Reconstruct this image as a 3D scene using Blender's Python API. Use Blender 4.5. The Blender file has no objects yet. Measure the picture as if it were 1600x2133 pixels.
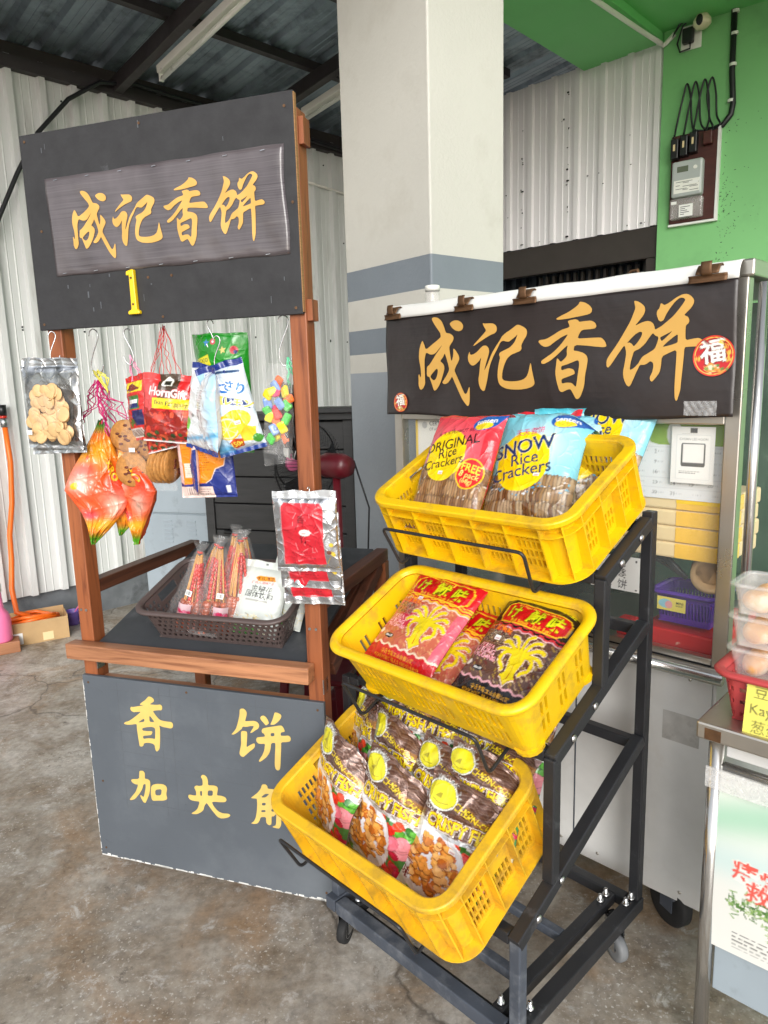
import bpy, bmesh, math, random
import numpy as np
from mathutils import Vector, Matrix, Euler
R=math.radians
scene=bpy.context.scene
COL=scene.collection
# ------------------------------------------------------------ camera, sky, sun, exposure
def cam_axes(pitch,roll):
    p=R(pitch); r=R(roll)
    w=Vector((0,math.cos(p),-math.sin(p))); u=Vector((0,math.sin(p),math.cos(p))); x=Vector((1,0,0))
    return math.cos(r)*x+math.sin(r)*u, -math.sin(r)*x+math.cos(r)*u, w
cx,cu,cw=cam_axes(10.2,-1.69)
cd=bpy.data.cameras.new('camera'); cam=bpy.data.objects.new('camera',cd); COL.objects.link(cam)
cam.matrix_world=Matrix(((cx.x,cu.x,-cw.x,0),(cx.y,cu.y,-cw.y,0),(cx.z,cu.z,-cw.z,1.5),(0,0,0,1)))
cd.sensor_fit='VERTICAL'; cd.sensor_height=24; cd.lens=24*1468/2133; cd.clip_start=.02; cd.clip_end=2000
scene.camera=cam
SUN_EL,SUN_AZ=24,178      # azimuth clockwise from +Y (the view direction); light comes from behind the camera
wd=bpy.data.worlds.new('World'); scene.world=wd; wd.use_nodes=True
nt=wd.node_tree; bg=nt.nodes['Background']
sky=nt.nodes.new('ShaderNodeTexSky'); sky.sky_type='NISHITA'; sky.sun_disc=False
sky.sun_elevation=R(SUN_EL); sky.sun_rotation=R(SUN_AZ); sky.air_density=1.0; sky.dust_density=1.5; sky.ozone_density=.6
hs=nt.nodes.new('ShaderNodeHueSaturation'); hs.inputs['Saturation'].default_value=.3
nt.links.new(sky.outputs[0],hs.inputs['Color']); nt.links.new(hs.outputs[0],bg.inputs['Color'])
bg.inputs['Strength'].default_value=.15
sl=bpy.data.lights.new('sun','SUN'); sl.energy=1.35; sl.angle=R(35); sl.color=(1,.99,.975)
so=bpy.data.objects.new('sun',sl); COL.objects.link(so)
sd=Vector((math.sin(R(SUN_AZ))*math.cos(R(SUN_EL)),math.cos(R(SUN_AZ))*math.cos(R(SUN_EL)),math.sin(R(SUN_EL))))
so.rotation_euler=sd.to_track_quat('Z','Y').to_euler(); so.location=(0,-3,8)
vs=scene.view_settings; vs.view_transform='Standard'; vs.look='None'; vs.exposure=.62; vs.gamma=1; vs.use_curve_mapping=False
scene.cycles.max_bounces=10; scene.cycles.diffuse_bounces=5; scene.cycles.transparent_max_bounces=24
scene.cycles.use_denoising=True; scene.cycles.caustics_reflective=False; scene.cycles.caustics_refractive=False
# ------------------------------------------------------------ helpers
def lin(c): 
    c=c/255.; return c/12.92 if c<=.04045 else ((c+.055)/1.055)**2.4
def S(r,g,b,k=1.): return (lin(r)*k,lin(g)*k,lin(b)*k)
def tag(o,label=None,cat=None,group=None,kind=None):
    if label: o['label']=label
    if cat: o['category']=cat
    if group: o['group']=group
    if kind: o['kind']=kind
    return o
def empty(name,loc=(0,0,0),rz=0,label=None,cat=None,group=None,rot=None):
    o=bpy.data.objects.new(name,None); COL.objects.link(o); o.empty_display_size=.1
    o.location=loc; o.rotation_euler=rot if rot else (0,0,rz)
    return tag(o,label,cat,group)
def sub(a,b): return (a[0]-b[0],a[1]-b[1],a[2]-b[2])
class MB:
    def __init__(s): s.v=[]; s.f=[]; s.mi=[]; s.cur=0
    def add(s,vs,fs):
        n=len(s.v); s.v+=[tuple(p) for p in vs]; s.f+=[tuple(i+n for i in f) for f in fs]; s.mi+=[s.cur]*len(fs); return s
    def box(s,x0,x1,y0,y1,z0,z1):
        return s.add([(x0,y0,z0),(x1,y0,z0),(x1,y1,z0),(x0,y1,z0),(x0,y0,z1),(x1,y0,z1),(x1,y1,z1),(x0,y1,z1)],
            [(0,3,2,1),(4,5,6,7),(0,1,5,4),(1,2,6,5),(2,3,7,6),(3,0,4,7)])
    def bar(s,p,q,w,h,up=(0,0,1)):
        p=Vector(p);q=Vector(q);d=(q-p).normalized();up=Vector(up)
        if abs(d.dot(up))>.98: up=Vector((0,1,0))
        x=d.cross(up).normalized();y=x.cross(d).normalized()
        vs=[]
        for e in (p,q):
            for a,b in ((-1,-1),(1,-1),(1,1),(-1,1)): vs.append(e+x*(a*w/2)+y*(b*h/2))
        return s.add(vs,[(3,2,1,0),(4,5,6,7),(0,1,5,4),(1,2,6,5),(2,3,7,6),(3,0,4,7)])
    def tube(s,pts,r,n=8,closed=False):
        pts=[Vector(p) for p in pts]; m=len(pts); rs=r if isinstance(r,(list,tuple)) else [r]*m
        vs=[];prev=None
        for i,p in enumerate(pts):
            a=pts[(i-1)%m] if (i>0 or closed) else p; b=pts[(i+1)%m] if (i<m-1 or closed) else p
            d=(b-a).normalized() if (b-a).length>1e-9 else Vector((0,0,1))
            if prev is None: x=d.orthogonal().normalized()
            else:
                x=prev-d*prev.dot(d); x=x.normalized() if x.length>1e-6 else d.orthogonal().normalized()
            prev=x; y=d.cross(x)
            for k in range(n):
                t=2*math.pi*k/n; vs.append(p+(x*math.cos(t)+y*math.sin(t))*rs[i])
        fs=[]
        for i in range(m if closed else m-1):
            j=(i+1)%m
            for k in range(n): fs.append((i*n+k,i*n+(k+1)%n,j*n+(k+1)%n,j*n+k))
        if not closed: fs+=[tuple(range(n-1,-1,-1)),tuple((m-1)*n+k for k in range(n))]
        return s.add(vs,fs)
    def cyl(s,p,q,r,n=16,r2=None): return s.tube([p,q],[r,r if r2 is None else r2],n)
    def lathe(s,prof,n=24,c=(0,0,0),ax=None):
        # prof [(r,z)], around z through c, optionally rotated by matrix ax
        vs=[];fs=[]
        for r,z in prof:
            for k in range(n):
                t=2*math.pi*k/n; v=Vector((r*math.cos(t),r*math.sin(t),z))
                if ax: v=ax@v
                vs.append(v+Vector(c))
        m=len(prof)
        for i in range(m-1):
            for k in range(n): fs.append((i*n+k,i*n+(k+1)%n,(i+1)*n+(k+1)%n,(i+1)*n+k))
        if prof[0][0]>1e-6: fs.append(tuple(range(n-1,-1,-1)))
        if prof[-1][0]>1e-6: fs.append(tuple((m-1)*n+k for k in range(n)))
        return s.add(vs,fs)
    def prism(s,poly,y0,y1):
        # poly in (x,z), counter-clockwise seen from -y; extruded along y
        n=len(poly); vs=[(x,y0,z) for x,z in poly]+[(x,y1,z) for x,z in poly]
        fs=[tuple(range(n)),tuple(range(2*n-1,n-1,-1))]+[(i,i+n,(i+1)%n+n,(i+1)%n) for i in range(n)]
        return s.add(vs,fs)
    def grid(s,fn,nu,nv,closeu=False):
        vs=[fn(i/nu,j/nv) for j in range(nv+1) for i in range(nu+1)]
        fs=[(j*(nu+1)+i,j*(nu+1)+i+1,(j+1)*(nu+1)+i+1,(j+1)*(nu+1)+i) for j in range(nv) for i in range(nu)]
        return s.add(vs,fs)
    def sphere(s,c,rx,ry=None,rz=None,n=16,m=10,fn=None):
        ry=rx if ry is None else ry; rz=rx if rz is None else rz; vs=[];fs=[]
        for j in range(m+1):
            ph=math.pi*j/m-math.pi/2
            for k in range(n):
                t=2*math.pi*k/n; d=(math.cos(ph)*math.cos(t),math.cos(ph)*math.sin(t),math.sin(ph))
                q=fn(d) if fn else 1
                vs.append((c[0]+rx*d[0]*q,c[1]+ry*d[1]*q,c[2]+rz*d[2]*q))
        for j in range(m):
            for k in range(n): fs.append((j*n+k,j*n+(k+1)%n,(j+1)*n+(k+1)%n,(j+1)*n+k))
        return s.add(vs,fs)
    def xf(s,M,i0=0):
        s.v=s.v[:i0]+[tuple(M@Vector(p)) for p in s.v[i0:]]; return s
    def mesh(s,name,mats):
        me=bpy.data.meshes.new(name); me.from_pydata(s.v,[],s.f)
        for m in (mats if isinstance(mats,(list,tuple)) else [mats]): me.materials.append(MAT[m] if isinstance(m,str) else m)
        if any(s.mi): me.polygons.foreach_set('material_index',s.mi)
        return me
    def build(s,name,mats,parent=None,smooth=False,bevel=0,solid=0,seg=2):
        me=s.mesh(name,mats); me.validate()
        if smooth: me.shade_smooth()
        o=bpy.data.objects.new(name,me); COL.objects.link(o); o.parent=parent
        if bevel:
            md=o.modifiers.new('bevel','BEVEL'); md.width=bevel; md.segments=seg; md.limit_method='ANGLE'; md.angle_limit=R(40)
            md.harden_normals=False
        if solid:
            md=o.modifiers.new('solid','SOLIDIFY'); md.thickness=solid; md.offset=0
        return o
def clone(o,parent,name=None):
    c=o.copy(); COL.objects.link(c); c.parent=parent
    if name: c.name=name
    return c
def clone_tree(root,loc,rot,label=None,group=None):
    r=root.copy(); COL.objects.link(r); r.location=loc; r.rotation_euler=rot
    if label: r['label']=label
    if group: r['group']=group
    for ch in list(root.children):
        c=clone(ch,r)
        for g in list(ch.children): clone(g,c)
    return r
def slab(sb,tb,solid,fo,fi,closed):
    """perforated sheet: sb,tb = break values, solid(i,j) = cell kept; fo,fi map (s,t) to the outer and inner surface"""
    ns,ntt=len(sb),len(tb); nc=ns if closed else ns-1
    mb=MB(); vs=[fo(s,t) for t in tb for s in sb]+[fi(s,t) for t in tb for s in sb]; N=ns*ntt; fs=[]
    K=[[bool(solid(i,j)) for i in range(nc)] for j in range(ntt-1)]
    def idx(i,j): return j*ns+(i%ns)
    for j in range(ntt-1):
        for i in range(nc):
            if not K[j][i]: continue
            a,b,c,d=idx(i,j),idx(i+1,j),idx(i+1,j+1),idx(i,j+1)
            fs+=[(a,b,c,d),(a+N,d+N,c+N,b+N)]
            if j==0 or not K[j-1][i]: fs.append((b,a,a+N,b+N))
            if j==ntt-2 or not K[j+1][i]: fs.append((d,c,c+N,d+N))
            L=K[j][i-1] if (i>0 or closed) else False
            Rr=K[j][(i+1)%nc] if (i<nc-1 or closed) else False
            if not L: fs.append((a,d,d+N,a+N))
            if not Rr: fs.append((c,b,b+N,c+N))
    mb.add(vs,fs); return mb
# rounded rectangle loop: perimeter parameter -> point and outward normal (x,y), centred on 0
class RR:
    def __init__(s,w,d,r):
        s.w,s.d,s.r=w,d,r; a=w-2*r; b=d-2*r; q=math.pi*r/2
        s.seg=[('l',a),('c',q),('l',b),('c',q),('l',a),('c',q),('l',b),('c',q)]; s.L=2*a+2*b+4*q; s.a=a; s.b=b; s.q=q
        s.starts=[]; t=0
        for k,l in s.seg: s.starts.append(t); t+=l
    def at(s,t):
        t%=s.L; w,d,r=s.w/2,s.d/2,s.r
        i=7
        for k in range(8):
            if t<s.starts[k]+s.seg[k][1]: i=k; break
        u=t-s.starts[i]
        if i==0: return (-w+r+u,-d),(0,-1)
        if i==2: return (w,-d+r+u),(1,0)
        if i==4: return (w-r-u,d),(0,1)
        if i==6: return (-w,d-r-u),(-1,0)
        cs=[(w-r,-d+r,-90),(w-r,d-r,0),(-w+r,d-r,90),(-w+r,-d+r,180)][(i-1)//2]
        a=R(cs[2]+90*u/s.q); return (cs[0]+r*math.cos(a),cs[1]+r*math.sin(a)),(math.cos(a),math.sin(a))
    def breaks(s,nc=6):
        out=[]
        for i in range(8):
            out.append(s.starts[i])
            if i%2: out+=[s.starts[i]+s.seg[i][1]*k/nc for k in range(1,nc)]
        return out
def sweep(rr,prof,nc=6,closed_prof=True,extra=None):
    """prof [(off,z)] swept round the loop"""
    bs=sorted(set(rr.breaks(nc)+(extra or []))); mb=MB(); n=len(prof); vs=[];fs=[]
    for t in bs:
        (x,y),(nx,ny)=rr.at(t)
        for o,z in prof: vs.append((x+nx*o,y+ny*o,z))
    m=len(bs)
    for i in range(m):
        j=(i+1)%m
        for k in range(n if closed_prof else n-1):
            l=(k+1)%n; fs.append((i*n+k,j*n+k,j*n+l,i*n+l))
    return mb.add(vs,fs)
# ------------------------------------------------------------ materials
MAT={}
def nodes(name):
    m=bpy.data.materials.new(name); m.use_nodes=True; MAT[name]=m
    t=m.node_tree; return m,t,t.nodes['Principled BSDF']
def nd(t,typ,**kw):
    n=t.nodes.new(typ)
    for k,v in kw.items():
        if k in n.inputs: n.inputs[k].default_value=v
        else: setattr(n,k,v)
    return n
def coords(t,scale=(1,1,1),kind='Object',rot=(0,0,0)):
    c=nd(t,'ShaderNodeTexCoord'); mp=nd(t,'ShaderNodeMapping'); mp.inputs['Scale'].default_value=scale; mp.inputs['Rotation'].default_value=rot
    t.links.new(c.outputs[kind],mp.inputs['Vector']); return mp.outputs[0]
def noise(t,vec,scale,detail=4,rough=.55,dist=0):
    n=nd(t,'ShaderNodeTexNoise'); n.inputs['Scale'].default_value=scale; n.inputs['Detail'].default_value=detail
    n.inputs['Roughness'].default_value=rough; n.inputs['Distortion'].default_value=dist; t.links.new(vec,n.inputs['Vector']); return n.outputs['Fac']
def ramp(t,fac,stops):
    r=nd(t,'ShaderNodeValToRGB'); e=r.color_ramp.elements
    while len(e)<len(stops): e.new(.5)
    for k,(p,c) in enumerate(stops):
        e[k].position=p; e[k].color=(*c,1) if len(c)==3 else c
    t.links.new(fac,r.inputs[0]); return r.outputs[0]
def mix(t,fac,a,b,mode='MIX'):
    m=nd(t,'ShaderNodeMix'); m.data_type='RGBA'; m.blend_type=mode
    for sock,v in ((m.inputs[0],fac),(m.inputs[6],a),(m.inputs[7],b)):
        if hasattr(v,'links') or hasattr(v,'is_linked'): t.links.new(v,sock)
        else: sock.default_value=v if not isinstance(v,tuple) else ((*v,1) if len(v)==3 else v)
    return m.outputs[2]
def bump(t,b,h,strength=.2,dist=.01):
    n=nd(t,'ShaderNodeBump'); n.inputs['Strength'].default_value=strength; n.inputs['Distance'].default_value=dist
    t.links.new(h,n.inputs['Height']); t.links.new(n.outputs[0],b.inputs['Normal']); return n
def mat(name,col,rough=.5,metal=0,var=.12,vs=6,bmp=0,bs=40,coat=0,dirt=None,ds=3,dth=(.55,.75),spec=.5,rv=.1,bdist=.004,scale=(1,1,1)):
    """plain painted / plastic / metal surface: colour variation, optional dirt patches, fine relief"""
    m,t,b=nodes(name); v=coords(t,scale)
    n1=noise(t,v,vs,5); c=ramp(t,n1,[(.3,tuple(x*(1-var) for x in col)),(.7,tuple(min(1,x*(1+var)) for x in col))])
    if dirt:
        n2=noise(t,v,ds,7,.65); k=ramp(t,n2,[(dth[0],(0,0,0)),(dth[1],(1,1,1))]); c=mix(t,k,c,dirt)
    t.links.new(c,b.inputs['Base Color']); b.inputs['Metallic'].default_value=metal
    rr=ramp(t,noise(t,v,vs*1.7,4),[(.3,(max(.02,rough-rv),)*3),(.7,(min(1,rough+rv),)*3)]); t.links.new(rr,b.inputs['Roughness'])
    b.inputs['Coat Weight'].default_value=coat; b.inputs['Coat Roughness'].default_value=.1; b.inputs['Specular IOR Level'].default_value=spec
    if bmp: bump(t,b,noise(t,v,bs,4),bmp,bdist)
    return m
def wood(name,c1,c2,axis,rough=.45):
    m,t,b=nodes(name); sc=[55,55,55]; sc[axis]=3.5
    v=coords(t,tuple(sc)); n=noise(t,v,1,6,.6,.6); v2=coords(t,tuple(4 if k!=axis else .8 for k in range(3))); n2=noise(t,v2,1.5,3)
    c=ramp(t,n,[(.28,c2),(.5,c1),(.78,tuple(min(1,x*1.25) for x in c1))]); c=mix(t,ramp(t,n2,[(.35,(0,0,0)),(.75,(.55,.55,.55))]),c,tuple(x*.55 for x in c2))
    t.links.new(c,b.inputs['Base Color']); b.inputs['Roughness'].default_value=rough; bump(t,b,n,.25,.002); return m
wood('timber_z',S(158,92,54),S(102,50,28),2); wood('timber_x',S(178,124,88),S(118,70,46),0); wood('timber_y',S(104,62,44),S(60,34,24),1)
mat('board_black',S(44,44,46),.75,var=.1,vs=14,bmp=.15,bs=90,dirt=S(95,96,100),ds=9,dth=(.66,.78))
mat('board_grey',S(84,90,97),.5,var=.08,vs=3,bmp=.1,bs=60,dirt=S(104,110,116),ds=2.2,dth=(.5,.75))
mat('shelf_black',S(60,63,67),.5,var=.15,vs=8,dirt=S(90,92,95),ds=6)
mat('ply_edge',S(150,112,70),.7,var=.25,vs=40,scale=(1,1,12)); mat('chipped_white',S(226,226,222),.6,var=.05)
mat('gold_paint',S(216,186,104),.45,var=.07,vs=30,bmp=.25,bs=160); mat('gold_print',S(210,164,84),.4,var=.04,vs=8)
mat('yellow_plastic',S(236,192,14),.38,var=.07,vs=7,dirt=S(178,138,52),ds=14,dth=(.5,.74),rv=.08,bmp=.05,bs=200)
mat('yellow_plastic_worn',S(230,182,34),.45,var=.07,vs=5,dirt=S(160,124,60),ds=12,dth=(.48,.76),bmp=.08,bs=150)
mat('yellow_gloss',S(240,200,16),.25,var=.05,coat=.3)
mat('black_steel',S(38,39,42),.42,var=.18,vs=9,dirt=S(82,84,88),ds=13,dth=(.6,.78),bmp=.08,bs=120)
mat('worn_steel',S(70,76,86),.5,var=.2,vs=9,dirt=S(116,120,126),ds=11,dth=(.5,.72),bmp=.12,bs=110)
mat('patch_grey',S(196,194,190),.5,.2,var=.15,vs=20,dirt=S(150,146,142),ds=18); mat('scuff',S(88,92,97),.6); mat('zinc',S(190,192,194),.3,1,var=.08); mat('bolt_steel',S(205,205,205),.28,1,var=.06)
mat('rubber',S(30,30,31),.75,var=.2); mat('rubber_grey',S(110,112,114),.6,var=.1); mat('black_plastic',S(24,24,26),.4,var=.1)
mat('wire_steel',S(185,186,188),.25,1,var=.05)
mat('brown_plastic',S(84,72,70),.42,var=.06,vs=5); mat('red_plastic',S(186,70,72),.4,var=.06,coat=.1); mat('purple_plastic',S(84,44,150),.35,var=.08); mat('fan_red',S(100,20,32),.38,var=.12,coat=.15)
mat('pink_plastic',S(240,122,168),.35,var=.06,coat=.2); mat('lilac_plastic',S(134,110,196),.35,var=.06); mat('orange_rubber',S(244,112,30),.4,var=.06)
mat('white_plastic',S(236,236,228),.35,var=.03); mat('cream_plastic',S(232,222,188),.35,var=.04)
mat('green_wall',S(126,190,122),.55,var=.05,vs=1.2,bmp=.1,bs=60,dirt=S(98,146,96),ds=1.6,dth=(.5,.85))
mat('green_soffit',S(122,204,124),.6,var=.05,vs=1.2,bmp=.06,bs=50)
mat('pillar_white',S(194,192,183),.6,var=.05,vs=1.3,dirt=S(166,162,150),ds=2.6,dth=(.52,.95),bmp=.5,bs=55,bdist=.004); mat('pillar_stripe',S(118,126,133),.6,var=.06,vs=3,bmp=.45,bs=55,dirt=S(150,156,160),ds=14,dth=(.66,.8)); mat('pillar_grey',S(148,155,161),.6,var=.05,vs=3,bmp=.45,bs=55,dirt=S(176,182,186),ds=16,dth=(.68,.76))
mat('sheet_white',S(216,218,216),.38,var=.05,vs=2,dirt=S(140,134,126),ds=5,dth=(.55,.85),scale=(1,1,.14))
mat('sheet_cream',S(238,234,236),.4,var=.05,vs=2,dirt=S(164,152,148),ds=3,dth=(.62,.9),scale=(1,1,.2))
mat('roof_zinc',S(142,156,168),.42,.4,var=.25,vs=3,dirt=S(60,66,72),ds=5,dth=(.5,.8))
mat('dark_sheet',S(48,54,62),.35,.3,var=.15); mat('rafter_paint',S(52,47,48),.55,var=.2); mat('frame_dark',S(58,52,48),.5,var=.12)
mat('skirting',S(108,112,116),.75,var=.2,vs=8,dirt=S(70,72,74),ds=6,bmp=.2,bs=40)
mat('tube_white',S(232,230,222),.35,var=.03); mat('cable_black',S(22,22,26),.45,var=.1)
mat('meter_wood',S(70,30,24),.5,var=.2,scale=(1,1,6)); mat('meter_grey',S(176,182,180),.4,var=.05); mat('lcd',S(104,112,96),.2,var=.05)
mat('paper',S(238,238,234),.6,var=.02); mat('paper_yellow',S(240,230,96),.6,var=.03); mat('cardboard',S(186,154,110),.8,var=.08,vs=10); mat('tan_board',S(226,204,156),.55,var=.05,vs=6); mat('tape_yellow',S(238,190,70),.3,var=.12,vs=9,coat=.3)
mat('cabinet_dark',S(54,54,54),.5,var=.2,vs=6,scale=(1,1,6)); mat('locker_grey',S(156,168,176),.45,var=.05,dirt=S(120,126,130),ds=5)
mat('rust',S(104,76,52),.55,.5,var=.3,vs=30); mat('red_tin',S(204,28,32),.35,var=.08,dirt=S(220,170,150),ds=16,dth=(.68,.72)); mat('dark_green',S(38,66,50),.4,var=.2)
mat('string_red',S(206,40,44),.5); mat('string_magenta',S(200,20,110),.5); mat('string_yellow',S(236,226,90),.5); mat('string_pink',S(240,160,190),.5); mat('string_green',S(110,210,160),.5)
mat('foil',S(206,208,210),.22,1,var=.12,vs=26,bmp=.6,bs=26,bdist=.006)
mat('chip_tan',S(214,176,124),.5,var=.14,vs=60); mat('cookie',S(178,124,62),.65,var=.25,vs=90,bmp=.5,bs=160); mat('nut',S(98,44,28),.5,var=.3,vs=60); mat('bamboo',S(206,150,72),.5,var=.15,scale=(1,1,.2),vs=30); mat('glaze',S(164,70,24),.22,var=.5,vs=60,coat=.5,bmp=.5,bs=90); mat('chili_red',S(196,40,22),.3,var=.3,vs=70,coat=.4)
mat('bun',S(226,172,108),.5,var=.2,vs=16,dirt=S(242,226,196),ds=14,dth=(.48,.62))
def film(name,alpha,col=(1,1,1),rough=.06,bmp=.7,bs=18):
    m,t,b=nodes(name); v=coords(t); b.inputs['Base Color'].default_value=(*col,1); b.inputs['Roughness'].default_value=rough
    b.inputs['Specular IOR Level'].default_value=.9; b.inputs['Coat Weight'].default_value=.4
    n=noise(t,v,bs,5,.6,.8); bump(t,b,n,bmp,.006)
    a=ramp(t,noise(t,v,bs*1.4,6,.7,1.2),[(.42,(alpha,)*3),(.62,(min(1,alpha*1.6),)*3),(.74,(min(1,alpha*3.2+.1),)*3)]); t.links.new(a,b.inputs['Alpha']); return m  # crinkle mask: noise raises opacity, painting in highlights and whitish haze
film('clear_film',.055); film('milky_tub',.16,(.93,.9,.88),.2,.05,4); film('shop_glass',.03,(.8,.86,.84),.02,.0,2); film('clear_tape',.25,(.9,.9,.9),.15,.5,30)
def stainless(name,base,rough,axis,dirt=None,met=.9):
    m,t,b=nodes(name); sc=[160,160,160]; sc[axis]=2; v=coords(t,tuple(sc)); n=noise(t,v,1,3); v2=coords(t); n2=noise(t,v2,3,6,.6)
    c=ramp(t,n2,[(.35,tuple(x*.82 for x in base)),(.7,base)])
    if dirt: c=mix(t,ramp(t,noise(t,v2,7,7,.7),[(.58,(0,0,0)),(.78,(.8,.8,.8))]),c,dirt)
    t.links.new(c,b.inputs['Base Color']); b.inputs['Metallic'].default_value=met
    t.links.new(ramp(t,n2,[(.3,(rough-.08,)*3),(.75,(rough+.12,)*3)]),b.inputs['Roughness']); bump(t,b,n,.06,.001); return m
stainless('steel_panel',S(236,236,234),.5,0,S(212,208,202),.2); stainless('steel_trim',S(208,202,192),.3,0); stainless('steel_tube',S(216,214,210),.18,2); stainless('steel_worn',S(188,184,178),.36,1,S(120,84,62))
def floor_mat():
    m,t,b=nodes('concrete_floor'); v=coords(t)
    n1=noise(t,v,.9,8,.62,.3); n2=noise(t,v,5,8,.68,.4); n3=noise(t,v,34,6,.7); n4=noise(t,v,1.7,7,.65,1.0); n5=noise(t,v,11,8,.75,.5)
    c=ramp(t,n1,[(.3,S(142,133,121)),(.5,S(180,172,160)),(.68,S(208,203,195))])
    c=mix(t,ramp(t,n2,[(.40,(0,0,0)),(.64,(.9,.9,.9))]),c,S(134,118,98))
    c=mix(t,ramp(t,n4,[(.52,(0,0,0)),(.66,(.6,.6,.6))]),c,S(170,136,100))
    c=mix(t,ramp(t,n4,[(.30,(.7,.7,.7)),(.42,(0,0,0))]),c,S(128,128,128))
    c=mix(t,ramp(t,n5,[(.56,(0,0,0)),(.66,(.85,.85,.85))]),c,S(206,202,196))
    c=mix(t,ramp(t,n5,[(.30,(.8,.8,.8)),(.40,(0,0,0))]),c,S(74,64,54))
    c=mix(t,ramp(t,n3,[(.35,(.35,.35,.35)),(.6,(0,0,0))]),c,S(70,62,54),'MULTIPLY')
    n6=noise(t,v,95,3,.6); pt=ramp(t,noise(t,v,2.3,5,.6,.6),[(.42,(0,0,0)),(.6,(1,1,1))])
    c=mix(t,mix(t,1.,pt,ramp(t,n6,[(.58,(0,0,0)),(.68,(.9,.9,.9))]),'MULTIPLY'),c,S(214,210,202))
    n7=noise(t,v,60,4,.6); c=mix(t,mix(t,1.,ramp(t,noise(t,v,3.1,5,.6,.4),[(.5,(0,0,0)),(.68,(1,1,1))]),ramp(t,n7,[(.56,(0,0,0)),(.68,(.8,.8,.8))]),'MULTIPLY'),c,S(92,80,66))
    cr=nd(t,'ShaderNodeTexVoronoi'); cr.feature='DISTANCE_TO_EDGE'; cr.inputs['Scale'].default_value=.42
    cn=nd(t,'ShaderNodeTexNoise'); cn.inputs['Scale'].default_value=2.5; cn.inputs['Detail'].default_value=6; t.links.new(v,cn.inputs['Vector'])
    ca=nd(t,'ShaderNodeVectorMath'); ca.operation='MULTIPLY_ADD'; t.links.new(cn.outputs['Color'],ca.inputs[0]); ca.inputs[1].default_value=(.5,.5,.5); t.links.new(v,ca.inputs[2]); t.links.new(ca.outputs[0],cr.inputs['Vector'])
    c=mix(t,ramp(t,cr.outputs['Distance'],[(.0015,(.75,.75,.75)),(.004,(0,0,0))]),c,S(70,62,54))
    t.links.new(c,b.inputs['Base Color']); t.links.new(ramp(t,n2,[(.3,(.32,)*3),(.7,(.62,)*3)]),b.inputs['Roughness'])
    bump(t,b,n3,.25,.003)
floor_mat()
def banner_mat(name,c1,c2,rough):
    m,t,b=nodes(name); v=coords(t,(3,3,260)); n=noise(t,v,1,4,.6,.5); v2=coords(t,(2.2,2,1.2)); n2=noise(t,v2,2,4)
    c=mix(t,ramp(t,n2,[(.35,(0,0,0)),(.7,(1,1,1))]),ramp(t,n,[(.3,c2),(.7,c1)]),tuple(x*1.2 for x in c1))
    t.links.new(c,b.inputs['Base Color']); b.inputs['Roughness'].default_value=rough; b.inputs['Specular IOR Level'].default_value=.6
    v3=coords(t); bump(t,b,noise(t,v3,9,3),.5,.01)
banner_mat('vinyl_dark',S(46,39,38),S(30,25,25),.36); banner_mat('vinyl_glossy',S(96,90,92),S(62,55,58),.16)
def printed(name,rough,bmp,bs,crease=0):
    m,t,b=nodes(name); a=nd(t,'ShaderNodeAttribute'); a.attribute_name='Col'; t.links.new(a.outputs['Color'],b.inputs['Base Color'])
    t.links.new(a.outputs['Alpha'],b.inputs['Metallic']); b.inputs['Roughness'].default_value=rough; b.inputs['Coat Weight'].default_value=.45; b.inputs['Coat Roughness'].default_value=.09
    v=coords(t)
    if bmp:
        n=noise(t,v,bs,4,.6,.7)
        if crease:
            n2=nd(t,'ShaderNodeTexNoise'); n2.inputs['Scale'].default_value=14; t.links.new(v,n2.inputs['Vector'])
            ad=nd(t,'ShaderNodeVectorMath'); ad.operation='MULTIPLY_ADD'; t.links.new(n2.outputs['Color'],ad.inputs[0]); ad.inputs[1].default_value=(.05,.05,.05); t.links.new(v,ad.inputs[2])
            vo=nd(t,'ShaderNodeTexVoronoi'); vo.feature='DISTANCE_TO_EDGE'; vo.inputs['Scale'].default_value=crease; t.links.new(ad.outputs[0],vo.inputs['Vector'])
            r=ramp(t,vo.outputs['Distance'],[(0,(1,1,1)),(.10,(.35,.35,.35)),(.4,(0,0,0))]); n=mix(t,.36,n,r)
        bump(t,b,n,bmp,.006)
    return m
printed('printed_film',.24,.6,22,26); printed('printed_gloss',.3,.1,9); printed('printed_matte',.55,0,10); printed('printed_paper',.65,.15,14)
# ------------------------------------------------------------ frames of reference (origin on the floor, turn about z)
ST_K,ST_O,ST_A=1.02,Vector((-.9343,2.0522,-.03)),R(-18.1)      # sign stand
SL_O,SL_A=Vector((.045,2.407,0)),R(-45)                        # stall
RK_K,RK_O,RK_A=.985,Vector((.653,1.649,.0225)),R(-46)          # crate rack: origin rear right corner
STM=Matrix.Translation(ST_O)@Matrix.Rotation(ST_A,4,'Z')@Matrix.Scale(ST_K,4)
RKM=Matrix.Translation(RK_O)@Matrix.Rotation(RK_A,4,'Z')@Matrix.Scale(RK_K,4)
def place(O,A,p): return O+Matrix.Rotation(A,3,'Z')@Vector(p)

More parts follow.
